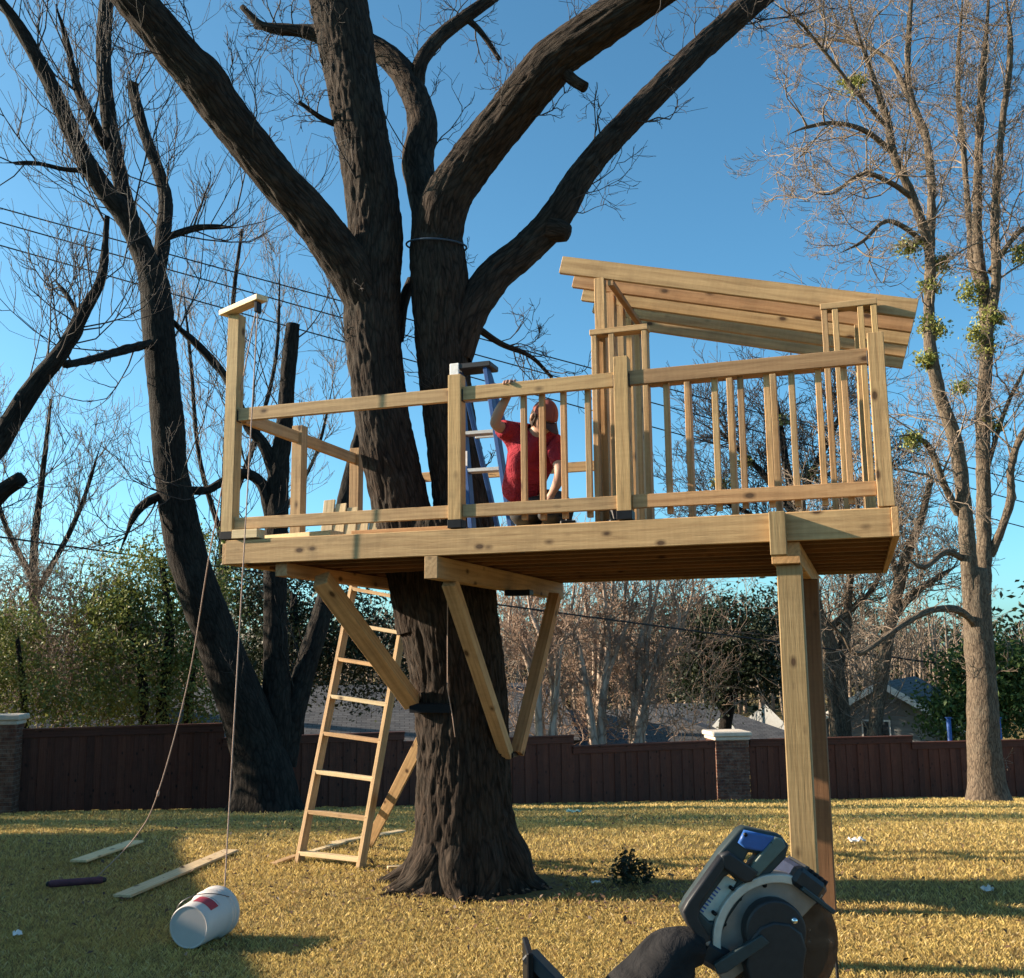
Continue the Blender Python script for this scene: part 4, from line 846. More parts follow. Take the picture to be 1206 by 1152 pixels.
rope('hoist_rope', 'thin rope hanging from the hoist arm down to the white bucket', [PUL, PUL*.55+hang*.45+np.array([0, 0, -.0]), hang], .0045)
rl0 = gpt(57, 1047); rl1 = gpt(122, 1042)
kn = at(186, 934, 8.05)
rope('pull_rope', 'thin knotted rope slanting from the hoist arm to the purple roller', [PUL+np.array([-.02, .02, 0]), at(249, 640, 7.6), at(222, 800, 7.85), kn, at(160, 985, 8.3), rl1+np.array([-.05, 0, .06])], .0045, 'rope', [kn])
MAROON = m_plain('maroon_foam', (.085, .030, .045), .75, 0, .2, 20)
t = empty('foam_roller', tuple((rl0+rl1)/2), 0, 'purple-brown foam handle roller lying in the shade on the lawn', 'roller'); o_ = np.array(t.location); ax = unit(rl1-rl0); Lr = np.linalg.norm(rl1-rl0)
s_ = np.array([0, .03, .15, .3, .5, .7, .85, .97, 1.0]); tb = TB(); tb.tube((rl0-o_)+np.outer(s_, rl1-rl0)+np.array([0, 0, .036]), np.array([.016, .027, .028, .027, .028, .027, .028, .027, .016]), 16); put('sleeve', tb.mesh('sleeve'), MAROON, t)
for s in (0, 1):
    c = (rl1 if s else rl0)-o_+np.array([0, 0, .036]); tb = TB(); tb.tube(np.array([c-ax*.012, c, c+ax*.018*(1 if s else -1)]), np.array([.019, .021, .015]), 14); put('end_cap', tb.mesh('end_cap'), BLACK, t)
def bucket():
    PLW = m_plain('white_bucket_plastic', (.52, .48, .45), .45, 0, .06, 6); RED = m_plain('red_print', (.34, .035, .05), .5); GREYP = m_plain('grey_wire', (.12, .12, .13), .4, .7)
    t = empty('bucket', tuple(BUK), 0, 'white plastic bucket with red label lying on its side on the grass', 'bucket')
    z = np.array([0, 0, 1.]); side = np.cross(BAX, z); r0, r1, L = .126, .143, .36; tilt = .03
    ax = unit(BAX+z*tilt); upv = unit(z-ax*(z@ax)); c0 = np.array([0, 0, r0+.012])
    n = 56; th = np.linspace(0, 2*np.pi, n, endpoint=False)
    prof = [(0.002, .0), (.002, r0-.012), (.0, r0-.009), (.0, r0-.004), (.004, r0), (.26, r0+(r1-r0)*.72), (.264, r1+.010), (.272, r1+.010), (.276, r1-.002), (.30, r1-.001), (.304, r1+.007), (.311, r1+.007), (.315, r1), (L-.02, r1+.001), (L-.018, r1+.011), (L, r1+.011), (L, r1-.004), (.02, r0-.006), (.016, 0.)]
    V = []; F = []
    for s, r in prof:
        for a in th: V.append(c0+ax*s+r*(np.cos(a)*side+np.sin(a)*upv))
    m = len(prof)
    for i in range(m-1):
        for j in range(n): F.append([i*n+j, i*n+(j+1) % n, (i+1)*n+(j+1) % n, (i+1)*n+j])
    bm_ = mesh_pd('body', V, F, True)
    for i_, p_ in enumerate(bm_.polygons): p_.use_smooth = not (i_ < 3*n or i_ >= (m-2)*n)
    put('body', bm_, PLW, t)
    def patch(name, s0, s1, a0, a1, mat, lift=.0015):
        V = []; F = []; k = 18
        for i in range(k+1):
            a = a0+(a1-a0)*i/k
            for s in (s0, s1):
                r = r0+(r1-r0)*.72*s/.26+lift; V.append(c0+ax*s+r*(np.cos(a)*side+np.sin(a)*upv))
        for i in range(k): F.append([2*i, 2*i+1, 2*i+3, 2*i+2])
        put(name, mesh_pd(name, V, F, True), mat, t)
    patch('label_band', .075, .165, math.radians(38), math.radians(98), RED)
    patch('label_stripe', .178, .186, math.radians(38), math.radians(98), m_plain('grey_print', (.40, .37, .36), .5))
    # wire handle folded towards the base on the far left
    P = []
    for a in np.linspace(0, math.pi, 24):
        P.append(c0+ax*(.29-.20*math.sin(a))+(r1+.012)*(np.cos(a)*side+np.sin(a)*upv)*1.0)
    c_, s__ = math.cos(.75), math.sin(.75)
    def rot(p): d = p-c0; x = d@side; y = d@upv; q = d@ax; return c0+ax*q+side*(x*c_-y*s__)+upv*(x*s__+y*c_)
    tb = TB(); tb.tube(np.array([rot(p) for p in P]), np.full(24, .0028), 8); put('wire_handle', tb.mesh('wire_handle'), GREYP, t)
bucket()

# ------------------------------------------------------------------ blue stepladder on the deck
def stepladder():
    FIB = m_plain('blue_fibreglass', (.008, .05, .17), .45, 0, .15, 20); ALR = m_plain('step_aluminium', (.62, .58, .52), .4, .5, .06, 30); WH = m_plain('white_sticker', (.78, .76, .72), .5)
    t = world_thing('stepladder', 'blue fibreglass stepladder with pale steps on the deck behind the person', 'ladder', 1.95, .9, DECK); o = np.array([1.95, .9, DECK])
    def P(x, y, v0): return np.array(loc(x, y, v0))-o
    def foot(x, v0):
        q = np.array(loc(x, 600, v0)); q[2] = DECK; return q-o
    lb, lt = foot(557, .62), P(541, 436, .92); rb_, rt = foot(604, .62), P(573, 433, .92)
    for a, b in ((lb, lt), (rb_, rt)): lumber(t, 'side_rail', a, b, .032, .085, FIB, up=(0, 1, 0))
    for a, b in ((lb, lt), (rb_, rt)): a2 = np.array([a[0], a[1]+.62, 0]); lumber(t, 'rear_leg', a2, b+np.array([0, .06, -.03]), .028, .05, FIB, up=(0, 1, 0))
    for f in (.16, .38, .60, .81):
        a = lb+(lt-lb)*f; b = rb_+(rt-rb_)*f; lumber(t, 'step', a+[.012, 0, 0], b-[.012, 0, 0], .085, .026, ALR)
    for f in (.2, .62):
        a = lb+[0, .62, 0]; b = rb_+[0, .62, 0]; a = a+(lt-a)*f; b = b+(rt-b)*f; lumber(t, 'rear_brace', a, b, .02, .02, ALR)
    c = (lt+rt)/2; bx(t, 'top_cap', lt[0]-.045, rt[0]+.05, c[1]-.06, c[1]+.13, c[2]-.01, c[2]+.035, BLACK, .008)
    bx(t, 'cap_end', lt[0]-.052, lt[0]+.02, c[1]-.066, c[1]-.0, c[2]-.09, c[2]+.038, WH, .004)
    m = lb+(lt-lb)*.42; bx(t, 'sticker', m[0]-.008, m[0]+.02, m[1]-.0475, m[1]-.0455, m[2]-.07, m[2]+.09, WH, .0005)
stepladder()

# ------------------------------------------------------------------ person
def skin_obj(name, J, E, parent, mat, root, sub=2, M=None):
    """J: {key:(x,y,z,r) or (x,y,z,rx,ry)}"""
    ks = list(J); me = bpy.data.meshes.new(name); me.from_pydata([J[k][:3] for k in ks], [(ks.index(a), ks.index(b)) for a, b in E], []); me.update()
    ob = put(name, me, mat, parent)
    sk = ob.modifiers.new('skin', 'SKIN'); sk.use_smooth_shade = True
    if not me.skin_vertices: me.attributes
    layer = me.skin_vertices[0].data if me.skin_vertices else None
    if layer is None:
        bpy.context.view_layer.objects.active = ob; bpy.ops.object.skin_root_mark() if False else None
    for k, v in zip(ks, layer):
        r = J[k][3:]; v.radius = (r[0], r[-1]); v.use_root = (k == root)
    sb = ob.modifiers.new('sub', 'SUBSURF'); sb.levels = sub; sb.render_levels = sub
    return ob
def person():
    SKIN = m_plain('skin', (.40, .23, .16), .55, 0, .08, 12); SHIRT = N('red_shirt', .85, .15); f = SHIRT.noise(SHIRT.mapped((1, 1, 1)), 9, 5, .6, .6); SHIRT.bump(f, .9, .06)
    SHIRT = SHIRT.color(SHIRT.ramp(f, [(.3, (.20, .016, .028)), (.7, (.33, .030, .045))])); PANTS = m_plain('charcoal_trousers', (.035, .036, .036), .9, 0, .25, 14)
    CAPM = m_plain('brick_red_cap', (.24, .065, .05), .8, 0, .15, 20); BRIM = m_plain('dark_cap_brim', (.06, .03, .03), .8)
    HAIR = m_plain('brown_hair', (.05, .03, .02), .8, 0, .3, 60); SHOE = m_plain('dark_shoe', (.03, .028, .026), .7)
    t = world_thing('person', 'person in red shirt and red cap kneeling behind the railing with one hand on it', 'person', 2.22, .5, DECK); o = np.array([2.22, .5, DECK])
    def J(x, y, v0, *r): p = np.array(loc(x, y, v0))-o; return (*p, *r)
    def Z(u_, v_, z_, *r): return (u_-2.22, v_-.5, z_-DECK, *r)
    hip = J(613, 592, .58); chest = J(624, 540, .42)
    B = dict(pel=J(613, 592, .58, .13, .12), wai=J(616, 574, .53, .125, .10), che=J(624, 543, .44, .135, .10), upc=J(630, 521, .37, .100, .075), nek=J(636, 508, .31, .050), hd0=J(639, 499, .285, .058), hd1=J(641, 489, .275, .052),
             sL=J(606, 510, .36, .058), uL=J(592, 505, .25, .045), eL=J(582, 499, .17, .040), fL=J(589, 482, .125, .036), wL=J(600, 463, .10, .024),
             sR=J(652, 522, .36, .058), uR=J(657, 541, .30, .046), eR=J(660, 557, .26, .039), fR=J(656, 571, .29, .034), wR=J(649, 583, .325, .023), hR=J(646, 587, .33, .026),
             )
    hp = np.array(loc(602, 455, .092))-o; B['hL'] = (*hp, .030, .022)
    B['hipL'] = Z(2.08, .64, 2.74, .095); B['hipR'] = Z(2.23, .64, 2.74, .095); B['knL'] = Z(2.02, .27, 2.615, .065); B['knR'] = Z(2.22, .27, 2.615, .065)
    B['anL'] = Z(2.04, .66, 2.59, .042); B['anR'] = Z(2.24, .66, 2.59, .042); B['toL'] = Z(2.04, .80, 2.555, .03); B['toR'] = Z(2.24, .80, 2.555, .03)
    E = [('pel', 'wai'), ('wai', 'che'), ('che', 'upc'), ('upc', 'nek'), ('nek', 'hd0'), ('hd0', 'hd1'), ('upc', 'sL'), ('sL', 'uL'), ('uL', 'eL'), ('eL', 'fL'), ('fL', 'wL'), ('wL', 'hL'), ('upc', 'sR'), ('sR', 'uR'), ('uR', 'eR'), ('eR', 'fR'), ('fR', 'wR'), ('wR', 'hR'),
         ('pel', 'hipL'), ('pel', 'hipR'), ('hipL', 'knL'), ('knL', 'anL'), ('anL', 'toL'), ('hipR', 'knR'), ('knR', 'anR'), ('anR', 'toR')]
    # five fingers over the top rail, thumb from the side of the palm
    rail_top = 3.457-DECK
    for k in range(4):
        du = (-.024+.019*k); b0 = hp+np.array([du, -.012, .016]); ln = (.9, 1.05, 1., .82)[k]
        B[f'a{k}'] = (*b0, .0095); B[f'b{k}'] = (*(hp+np.array([du*1.1, -.036*ln, max(.028, rail_top+.012-hp[2])])), .0088); B[f'c{k}'] = (*(hp+np.array([du*1.15, -.066*ln, rail_top+.010-hp[2]])), .0082); B[f'd{k}'] = (*(hp+np.array([du*1.15, -.082*ln, rail_top-.012-hp[2]])), .007)
        E += [('hL', f'a{k}'), (f'a{k}', f'b{k}'), (f'b{k}', f'c{k}'), (f'c{k}', f'd{k}')]
    B['t0'] = (*(hp+np.array([.030, -.004, -.006])), .0105); B['t1'] = (*(hp+np.array([.046, -.016, -.004])), .0095); B['t2'] = (*(hp+np.array([.052, -.030, -.006])), .008); E += [('hL', 't0'), ('t0', 't1'), ('t1', 't2')]
    h2 = np.array(B['hR'][:3])
    for k in range(4):
        d = np.array([-.02+.014*k, -.012, -.020]); B[f'p{k}'] = (*(h2+d), .0092); B[f'q{k}'] = (*(h2+d+[.004, -.016, -.018]), .0085); B[f'r{k}'] = (*(h2+d+[.006, -.004, -.036]), .0075); E += [('hR', f'p{k}'), (f'p{k}', f'q{k}'), (f'q{k}', f'r{k}')]
    B['x0'] = (*(h2+[.026, .006, -.010]), .010); B['x1'] = (*(h2+[.036, -.006, -.030]), .0085); E += [('hR', 'x0'), ('x0', 'x1')]
    skin_obj('body', B, E, t, SKIN, 'pel')
    def g(k, s): q = B[k]; return (*q[:3], *[r*s for r in q[3:]])
    S = {k: g(k, 1.10) for k in ('pel', 'wai', 'che', 'upc', 'sL', 'uL', 'sR', 'uR')}; S['che'] = J(624, 543, .44, .175, .130); S['wai'] = J(615, 574, .53, .155, .125); S['upc'] = J(630, 519, .37, .155, .115); S['pel'] = J(612, 592, .58, .150, .135)
    n_ = np.array(B['upc'][:3])*.12+np.array(B['nek'][:3])*.88; S['nk'] = (*n_, .064)
    q = np.array(B['uL'][:3])*.7+np.array(B['eL'][:3])*.3; S['cL'] = (*q, .062); q = np.array(B['uR'][:3])*.55+np.array(B['eR'][:3])*.45; S['cR'] = (*q, .056); S['uL'] = (*S['uL'][:3], .068); S['uR'] = (*S['uR'][:3], .057); S['sL'] = (*S['sL'][:3], .085); S['sR'] = (*S['sR'][:3], .078)
    skin_obj('shirt', S, [('pel', 'wai'), ('wai', 'che'), ('che', 'upc'), ('upc', 'nk'), ('upc', 'sL'), ('sL', 'uL'), ('uL', 'cL'), ('upc', 'sR'), ('sR', 'uR'), ('uR', 'cR')], t, SHIRT, 'pel')
    Pn = {k: g(k, 1.13) for k in ('hipL', 'hipR', 'knL', 'knR', 'anL', 'anR')}; Pn['pel'] = J(613, 596, .585, .140, .13)
    skin_obj('trousers', Pn, [('pel', 'hipL'), ('pel', 'hipR'), ('hipL', 'knL'), ('knL', 'anL'), ('hipR', 'knR'), ('knR', 'anR')], t, PANTS, 'pel')
    for s in ('L', 'R'):
        a = np.array(B['an'+s][:3]); b = np.array(B['to'+s][:3]); skin_obj('shoe', dict(a=(*(a+[0, .02, -.0]), .05, .045), b=(*((a+b)/2+[0, .03, 0]), .048, .042), c=(*(b+[0, .04, 0]), .04, .034)), [('a', 'b'), ('b', 'c')], t, SHOE, 'a')
    # head: face turned down to the right
    hc = (np.array(B['hd0'][:3])+np.array(B['hd1'][:3]))/2+np.array([.0, -.004, .004])
    fw = unit(np.array([.60, -.48, -.72])); rt = unit(np.cross(fw, (0, 0, 1))); up = np.cross(rt, fw)
    n1, n2 = 20, 28; V = []; F = []
    for i in range(n1+1):
        ph = math.pi*i/n1
        for j in range(n2):
            a = 2*math.pi*j/n2; x = math.sin(ph)*math.sin(a); f_ = math.sin(ph)*math.cos(a); z = math.cos(ph)
            X = x*.074*(1-.22*max(0, -z)); Y = f_*.096; Zz = z*.118
            if f_ > .5 and -.35 < z < .2 and abs(x) < .22: Y += .020*(1-abs(x)/.22)*(1-abs(z+.12)/.34)          # nose
            if f_ > .4 and .05 < z < .22 and .2 < abs(x) < .55: Y -= .008                                        # eye sockets
            if f_ > .4 and -.62 < z < -.5 and abs(x) < .35: Y += .004                                              # lips
            if f_ > .3 and z < -.75: Y += .012                                                                     # chin
            V.append(hc+rt*X+fw*Y+up*Zz)
    for i in range(n1):
        for j in range(n2): F.append([i*n2+j, (i+1)*n2+j, (i+1)*n2+(j+1) % n2, i*n2+(j+1) % n2])
    head = put('head', mesh_pd('head', V, F, True), SKIN, t)
    for s in (-1, 1):
        c = hc+rt*s*.074-fw*.008-up*.004; tb = TB(); tb.tube(np.array([c-up*.030-fw*.004, c-up*.012+rt*s*.009, c+up*.012+rt*s*.011, c+up*.030-fw*.004]), np.array([.005, .011, .013, .006]), 8); put('ear', tb.mesh('ear'), SKIN, head)
        c = hc+rt*s*.030+fw*.084+up*.016; tb = TB(); tb.tube(np.array([c-rt*.010, c, c+rt*.010]), np.array([.002, .006, .002]), 8); put('eye', tb.mesh('eye'), HAIR, head)
    def shell(name, th0, th1, k, mat, a0=0, a1=2*math.pi, off=0):
        V = []; F = []; m1, m2 = 10, 32
        for i in range(m1+1):
            ph = th0+(th1-th0)*i/m1
            for j in range(m2+1):
                a = a0+(a1-a0)*j/m2; V.append(hc+rt*.074*k*math.sin(ph)*math.sin(a)+fw*.098*k*math.sin(ph)*math.cos(a)+up*(.118*k*math.cos(ph)+off))
        for i in range(m1):
            for j in range(m2): F.append([i*(m2+1)+j, (i+1)*(m2+1)+j, (i+1)*(m2+1)+j+1, i*(m2+1)+j+1])
        o_ = put(name, mesh_pd(name, V, F, True), mat, t); sm = o_.modifiers.new('thick', 'SOLIDIFY'); sm.thickness = .004; return o_
    shell('hair', .9, 2.05, 1.035, HAIR, math.radians(75), math.radians(285))
    cap_ = shell('cap', .0, 1.32, 1.09, CAPM, 0, 2*math.pi, .004)
    V = []; F = []
    for i in range(5):
        for j in range(13):
            a = math.radians(-58+116*j/12); r_ = .100+.068*i/4*math.cos(a*.95); V.append(hc+rt*(.084+.0*i)*math.sin(a)*(1-.06*i)+fw*r_*math.cos(a)*(1.0)+fw*.008*i+up*(.030-.006*i-.010*math.sin(a)**2))
    for i in range(4):
        for j in range(12): F.append([i*13+j, i*13+j+1, (i+1)*13+j+1, (i+1)*13+j])
    br_ = put('cap_brim', mesh_pd('cap_brim', V, F, True), BRIM, cap_); sm = br_.modifiers.new('thick', 'SOLIDIFY'); sm.thickness = .004
person()

# ------------------------------------------------------------------ strap round the right stem
P, R = pxpath([(514, 300, 62, 8.3), (514, 290, 62, 8.3), (514, 280, 62, 8.3)], .02); c = P[len(P)//2]; rr = R[len(R)//2]+.028
th = np.linspace(0, 2*np.pi, 64); ring = c+np.stack([np.cos(th)*rr, np.sin(th)*rr*1.0, .05*np.sin(th*1)+.02*np.cos(th+.6)-.03*np.cos(th)], -1)
tb = TB(); tb.tube(ring, np.full(64, .008), 8, cap=False); o = put('tree_strap', tb.mesh('tree_strap'), m_plain('blue_webbing', (.03, .06, .10), .6)); tag(o, 'thin blue strap tied round the right-hand stem of the forked tree', 'strap')
tb = TB(); tb.tube(np.array([at(527, 690, 7.62), at(527, 760, 7.66), at(527, 812, 7.70), at(533, 845, 7.72), at(536, 868, 7.74)]), np.full(5, .0035), 6); o = put('hanging_cord', tb.mesh('hanging_cord'), ROPE); tag(o, 'thin pale cord hanging down the front of the forked trunk', 'cord')

# ------------------------------------------------------------------ small things on the lawn
def weed():
    b = gpt(745, 1042); t = empty('leafy_weed', tuple(b), 0, 'low dark leafy sprig growing on the lawn right of the trunk', 'plant'); r = np.random.default_rng(91); tb = TB()
    for k in range(14): grow(tb, np.array([r.normal(0, .05), r.normal(0, .04), 0]), np.array([r.normal(0, .55), r.normal(0, .5), .8]), r.uniform(.1, .24), .003, 1, r, up=.05, wig=.2, kids=(3,), rmin=.0014)
    put('stems', tb.mesh('stems'), TWIGD, t)
    leaves('foliage', [(0, 0, .12, .15, .12, .09), (-.08, 0, .09, .08, .08, .06), (.1, .02, .13, .07, .07, .06)], 620, .040, LEAFD, r, t, spread=1.2)
weed()
r = np.random.default_rng(77)
n = 2600; x = r.normal(.45, 1.2, n); y = r.normal(7.9, .6, n); x[1100:] = r.uniform(-5, 6, 1500); y[1100:] = r.uniform(5, 15, 1500)
c = np.stack([x, y, glz(x, y)+.035+r.uniform(0, .012, n)], -1); nn = r.normal(0, .35, (n, 3))+[0, 0, 1]; nn /= np.linalg.norm(nn, axis=1)[:, None]
tv = np.cross(nn, r.normal(size=(n, 3))); tv /= np.linalg.norm(tv, axis=1)[:, None]; bv = np.cross(nn, tv); s = r.uniform(.018, .055, n)[:, None]
V = np.stack([c-tv*s*.5, c+bv*s*.25+nn*s*.12, c+tv*s*.5, c-bv*s*.25+nn*s*.10], 1).reshape(-1, 3)
o = put('fallen_leaves', mesh_np('fallen_leaves', V, np.arange(4*n).reshape(-1, 4), np.repeat(r.random((n, 2)), 4, 0)), LEAFB); tag(o, 'scattered brown fallen leaves round the forked trunk', 'leaves', kind='stuff')
PAPER = m_plain('white_paper', (.75, .73, .70), .8)
def scrap(px, py, size, label, mat, seed, cat='litter'):
    b = gpt(px, py); rr = np.random.default_rng(seed); V = []; F = []; m = 7
    for i in range(m):
        for j in range(m): V.append(((i/(m-1)-.5)*size, (j/(m-1)-.5)*size*.6, .04+abs(rr.normal(0, size*.12))))
    for i in range(m-1):
        for j in range(m-1): F.append([i*m+j, (i+1)*m+j, (i+1)*m+j+1, i*m+j+1])
    o = put('paper_scrap', mesh_pd('paper_scrap', V, F, True), mat, None, Matrix.Translation(b) @ Matrix.Rotation(rr.uniform(0, 3), 4, 'Z')); sm = o.modifiers.new('thick', 'SOLIDIFY'); sm.thickness = .003; tag(o, label, cat)
scrap(20, 1108, .09, 'crumpled white scrap lying in the shade near the foam roller', PAPER, 1)
scrap(1009, 996, .14, 'white scrap lying on the lawn right of the support posts', PAPER, 2)
scrap(1163, 1055, .11, 'crumpled clear-white scrap lying on shadowed grass farthest from the trunk', PAPER, 3)
scrap(702, 1046, .07, 'small pale bark curl lying near the leafy sprig', PAPER, 4)
scrap(676, 960, .22, 'small pale green crumpled bag on the far lawn before the fence', m_plain('green_bag', (.35, .52, .42), .6), 5)

# ------------------------------------------------------------------ mitre saw on a stand in the foreground
def curve_plate(name, loops, depth, bev, mat, parent, M, y=0.):
    cu = bpy.data.curves.new(name, 'CURVE'); cu.dimensions = '2D'; cu.fill_mode = 'BOTH'; cu.extrude = depth/2; cu.bevel_depth = bev; cu.bevel_resolution = 2
    for lp in loops:
        sp = cu.splines.new('POLY'); sp.points.add(len(lp)-1); sp.use_cyclic_u = True
        for p, (a, b) in zip(sp.points, lp): p.co = (a, b, 0, 1)
    tmp = bpy.data.objects.new(name, cu); me = bpy.data.meshes.new_from_object(tmp); bpy.data.objects.remove(tmp); bpy.data.curves.remove(cu)
    me.name = name; me.materials.clear()
    o = put(name, me, mat, parent, M @ Matrix.Translation((0, y, 0)) @ Matrix.Rotation(math.pi/2, 4, 'X')); return o
def saw():
    K = .000535; cx, cy = 795, 630
    C = at(911, 1107, 2.78); t = empty('mitre_saw', (C[0], C[1], C[2]-.36), math.radians(4), 'grey and black mitre saw with dust bag on a black stand', 'saw')
    M = Matrix.Translation((0, 0, .36)); I = Matrix.Identity(4)
    GREY = m_plain('saw_guard_grey', (.23, .22, .21), .4, .5, .12, 25); CREAM = m_plain('worn_guard_rim', (.50, .46, .40), .45, .3, .15, 30); TEAL = m_plain('dark_teal_plastic', (.022, .034, .036), .5, 0, .2, 50)
    NAVY = m_plain('navy_plastic', (.022, .028, .055), .4, 0, .15, 40); BLUEG = m_plain('blue_grip', (.03, .10, .32), .4, 0, .15, 40); FAB = N('dust_bag_fabric', .95, .1); f = FAB.noise(FAB.mapped((1, 1, 1)), 14, 5, .6, .5); FAB.bump(f, .8, .02); FAB = FAB.color(FAB.ramp(f, [(.3, (.012, .012, .013)), (.7, (.032, .030, .030))]))
    SMOKE = N('smoky_guard', .25, .5); SMOKE.b.inputs['Transmission Weight'].default_value = .55; SMOKE.b.inputs['IOR'].default_value = 1.3; f = SMOKE.noise(SMOKE.mapped((1, 1, 1)), 18, 6, .7, 1.5); SMOKE = SMOKE.color(SMOKE.ramp(f, [(.35, (.09, .055, .04)), (.6, (.17, .11, .08)), (.72, (.32, .24, .19))]))
    STEEL = m_plain('blade_steel', (.28, .25, .23), .35, .9, .1, 15); CHR = m_plain('chrome', (.7, .7, .7), .15, 1, .05, 10)
    def c(x, y): return ((x-cx)*K, -(y-cy)*K)
    def arc(r0, a0, a1, n=30): return [(r0*math.cos(math.radians(a0+(a1-a0)*i/n)), r0*math.sin(math.radians(a0+(a1-a0)*i/n))) for i in range(n+1)]
    R = 308*K
    curve_plate('blade', [arc(.150, 0, 356, 72)], .002, 0, STEEL, t, M, .012)
    curve_plate('lower_guard', [arc(R*.985, -150, 62, 50)+arc(R*.18, 62, -150, 20)], .006, .001, SMOKE, t, M, -.012)
    curve_plate('upper_guard', [arc(R, 42, 215, 50)+arc(R*.10, 215, 42, 10)], .045, .003, GREY, t, M, .0)
    curve_plate('guard_rim', [arc(R*1.012, 50, 188, 50)+arc(R*.915, 188, 50, 50)], .014, .003, CREAM, t, M, -.034)
    curve_plate('hub_cover', [[c(770+135*math.cos(a), 565+135*math.sin(a)) for a in np.linspace(0, 2*math.pi, 40, endpoint=False)]], .035, .006, BLACK, t, M, -.046)
    curve_plate('gear_case', [[c(*p) for p in ((650, 600), (700, 545), (760, 525), (830, 535), (880, 575), (898, 640), (880, 720), (872, 800), (850, 900), (690, 940), (655, 800), (628, 700))]], .05, .006, BLACK, t, M, -.044)
    curve_plate('link_arm', [[c(*p) for p in ((470, 690), (690, 572), (720, 600), (520, 720), (480, 725))]], .012, .003, TEAL, t, M, -.075)
    tb = TB(); q = c(858, 513); tb.tube(np.array([(q[0], -.06, q[1]), (q[0], -.07, q[1]), (q[0], -.076, q[1])]), np.array([.0095, .0095, .006]), 14); put('bolt', tb.mesh('bolt'), CHR, t, M)
    # motor housing at the back
    m0 = c(895, 300); m1 = c(1040, 410); ax = unit(np.array([m1[0]-m0[0], 0, m1[1]-m0[1]])); pr = np.array([-ax[2], 0, ax[0]])
    def rbox(name, ctr, L, D, H, mat, y0, bev=.008, parent=t): a = np.array([ctr[0], y0, ctr[1]+.36]); return lumber(parent, name, a-ax*L/2, a+ax*L/2, D, H, mat, tuple(pr), bev)
    mh = rbox('motor_housing', c(965, 385), .100, .15, .066, NAVY, .055, .012); rbox('housing_cap', c(950, 360), .085, .05, .05, BLACK, -.03, .01); rbox('housing_ridge', c(985, 430), .10, .03, .012, TEAL, -.05, .004)
    for k in range(5): rbox('cooling_rib', (c(935+22*k, 345+17*k)[0], c(935+22*k, 345+17*k)[1]), .004, .155, .070, BLACK, .055, .001)
    for a_ in (100, 130, 160): 
        tb = TB(); x_, z_ = R*.86*math.cos(math.radians(a_)), R*.86*math.sin(math.radians(a_)); tb.tube(np.array([(x_, -.02, z_), (x_, -.028, z_), (x_, -.030, z_)]), np.array([.006, .006, .003]), 10); put('screw', tb.mesh('screw'), METALB, t, M)
    tb = TB(); q0 = c(980, 420); tb.tube(catmull(np.array([(q0[0], .10, .36+q0[1]), (q0[0]+.10, .14, .36+q0[1]-.10), (q0[0]+.12, .18, .12), (q0[0]+.02, .2, .06), (-.1, .16, .055)]), 40), np.full(40, .0045), 8); put('power_cord', tb.mesh('power_cord'), BLACK, t)
    # carrying handle frame with two openings
    outer = [c(*p) for p in ((352, 470), (375, 430), (520, 248), (545, 215), (640, 118), (662, 108), (800, 140), (832, 150), (862, 190), (845, 240), (740, 335), (640, 400), (560, 500), (500, 610), (450, 612), (415, 590), (365, 510))]
    hA = [c(*p) for p in ((632, 262), (668, 205), (735, 212), (718, 248), (678, 292), (650, 288))]; hB = [c(*p) for p in ((412, 478), (545, 318), (580, 300), (632, 345), (612, 378), (505, 535), (470, 535))]
    curve_plate('handle_frame', [outer, hA, hB], .030, .006, TEAL, t, M, -.012)
    bar = [c(*p) for p in ((345, 468), (372, 425), (530, 232), (560, 235), (415, 430), (400, 500), (455, 590), (430, 606), (362, 512))]
    curve_plate('handle_side_bar', [bar], .02, .006, BLACK, t, M, -.042)
    curve_plate('cross_bar', [[c(*p) for p in ((540, 225), (570, 215), (690, 300), (665, 330), (640, 335), (545, 268))]], .02, .006, BLACK, t, M, -.043)
    curve_plate('grip', [[c(*p) for p in ((636, 165), (660, 122), (785, 150), (735, 198), (660, 185))]], .034, .006, BLUEG, t, M, -.024)
    curve_plate('rear_grip', [[c(*p) for p in ((672, 285), (800, 150), (828, 158), (840, 185), (705, 312))]], .014, .004, m_plain('grey_green_plastic', (.09, .12, .105), .5), t, M, -.040)
    for x, y in ((655, 128), (782, 172), (580, 372), (492, 482)): 
        q = c(x, y); tb = TB(); tb.tube(np.array([(q[0], -.030, q[1]), (q[0], -.050, q[1])]), np.array([.005, .005]), 10); put('screw', tb.mesh('screw'), METALB, t, M)
    curve_plate('name_plate', [[c(*p) for p in ((430, 485), (548, 312), (612, 352), (492, 522), (462, 520))]], .004, .001, m_plain('pale_plate', (.50, .50, .44), .5), t, M, -.022)
    for k in range(8):
        q = c(440+12*k, 476-14*k); rbox('scale_tooth', q, .012, .004, .004, BLUEG, -.026, .0008)
    # dust bag
    P = catmull(np.array([[*c(430, 640), .05], [*c(360, 640), .068], [*c(270, 690), .078], [*c(170, 790), .086], [*c(60, 900), .08], [*c(-20, 980), .05]]), 40); tb = TB(); rr = P[:, 2]
    tb.tube(np.stack([P[:, 0], np.full(len(P), -.03), P[:, 1]], -1), np.minimum(rr, np.linspace(.02, .9, 40)*.16+.035), 64, .011, None, True, 4, .16, .07); put('dust_bag', tb.mesh('dust_bag'), FAB, t, M)
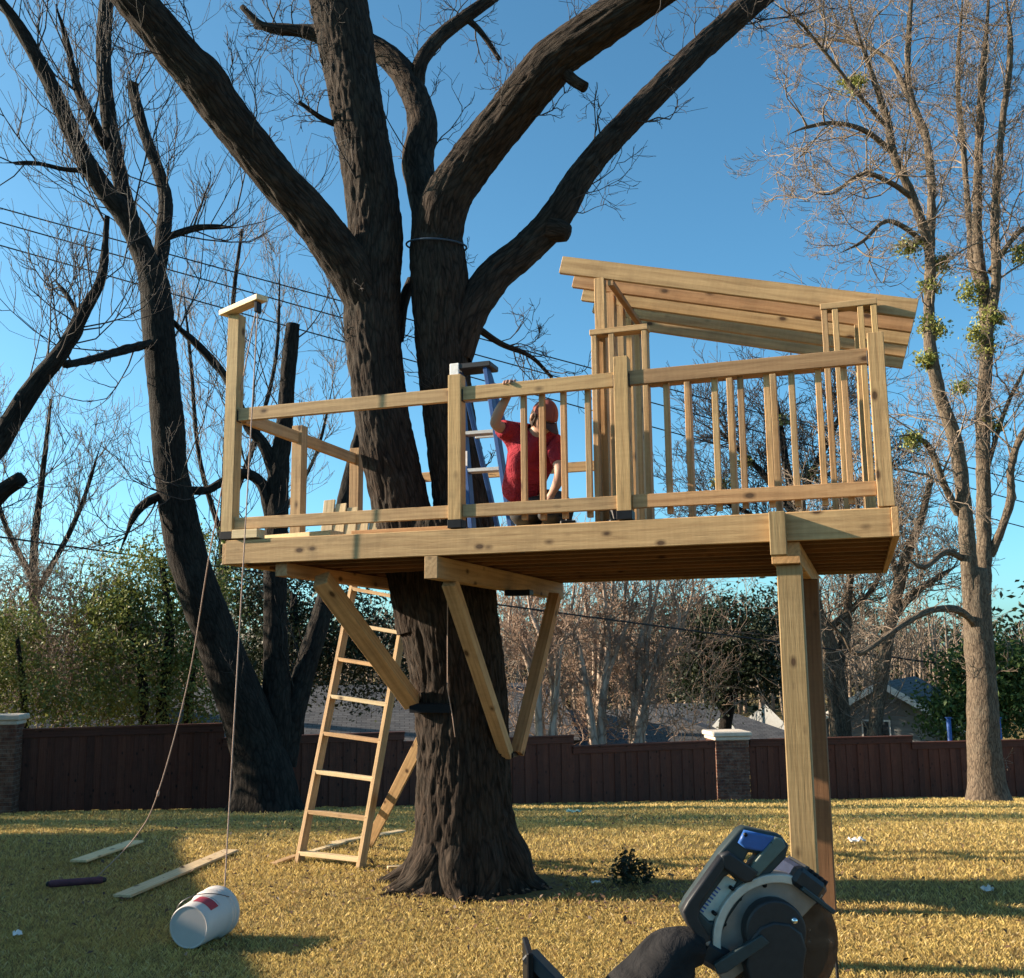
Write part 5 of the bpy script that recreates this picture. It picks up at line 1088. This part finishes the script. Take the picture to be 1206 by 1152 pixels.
    for a, b in (((332, 745), (350, 770)), ((318, 770), (325, 830)), ((350, 735), (322, 742))): 
        p0 = c(*a); p1 = c(*b); tb = TB(); tb.tube(np.array([(p0[0], -.125, p0[1]), (p1[0], -.125, p1[1])]), np.array([.004, .004]), 8); put('clip', tb.mesh('clip'), CHR, t, M)
    lumber(t, 'dust_port', (c(420, 640)[0], -.02, .36+c(420, 640)[1]), (c(560, 720)[0], -.02, .36+c(560, 720)[1]), .06, .06, BLACK, (0, 1, 0), .012)
    tb = TB(); a = c(400, 575); b = c(455, 612); tb.tube(np.array([(a[0], -.05, .36+a[1]), (b[0], -.05, .36+b[1])]), np.array([.006, .008]), 10); put('lever', tb.mesh('lever'), ALU, t)
    # arm and base, below the picture
    lumber(t, 'pivot_arm', (-.10, .05, .06), (-.06, .05, .34), .07, .06, BLACK, (0, 1, 0), .01); bx(t, 'base', -.26, .26, -.12, .18, .0, .05, ALU, .01); bx(t, 'fence', -.25, .25, .10, .125, .052, .13, ALU, .004)
    tb = TB(); tb.tube(np.array([(0, .02, .05), (0, .02, .06), (0, .02, .068)]), np.array([.14, .14, .13]), 40); put('turntable', tb.mesh('turntable'), ALU, t)
    # stand
    s = empty('saw_stand', (C[0], C[1]+.03, 0), math.radians(4), 'black steel work stand with upright end stop under the mitre saw', 'stand'); zt = C[2]-.36
    for y0 in (-.10, .08): bx(s, 'rail', -.66, .5, y0, y0+.05, zt-.062, zt-.003, METALB, .004)
    for x in (-.5, .4):
        for y0, dy in ((-.1, -.22), (.1, .22)): lumber(s, 'leg', (x, y0, zt-.06), (x*1.1, y0+dy, 0), .035, .035, METALB)
    e = at(638, 1140, 2.60); ex = e[0]-C[0]; zs = at(632, 1128, 2.60)[2]
    bx(s, 'end_post', ex-.03, ex+.01, -.03, .03, zt-.06, zs-.05, METALB)
    lumber(s, 'end_stop', (ex-.035, -.06, zs-.02), (ex+.05, -.10, zs-.10), .10, .03, BLACK, (.6, 0, .8), .004); bx(s, 'end_stop', ex-.045, ex-.03, -.13, .02, zs-.13, zs, METALB, .003)
saw()
# evergreen outside the view on the left: it shades the far left of the lawn
def side_tree(x, y, label, seed, n):
    r = np.random.default_rng(seed); t = empty('evergreen_tree', (x, y, float(gz(x, y))), 0, label, 'tree')
    leaves('crown', [(0, 0, 5, 2.6, 2.8, 3), (-.8, -1.2, 4, 2.2, 2.2, 2.4), (-1.5, 1, 4.2, 2.4, 2.4, 2.6), (-.2, 0, 2.6, 2.2, 2.6, 2)], n, .22, LEAFD, r, t)
    tb = TB(); tb.tube(np.array([(0, 0, -.2), (0, .05, 2), (.1, 0, 4), (0, 0, 6.5)]), np.array([.3, .24, .18, .06]), 14, .015); put('trunk', tb.mesh('trunk'), BARKD, t)
side_tree(-13.0, 15.6, 'broad evergreen beside the long brick house outside the view', 81, 10000)
side_tree(-16.2, 20.6, 'second broad evergreen farther from the long brick house outside the view', 82, 10000)
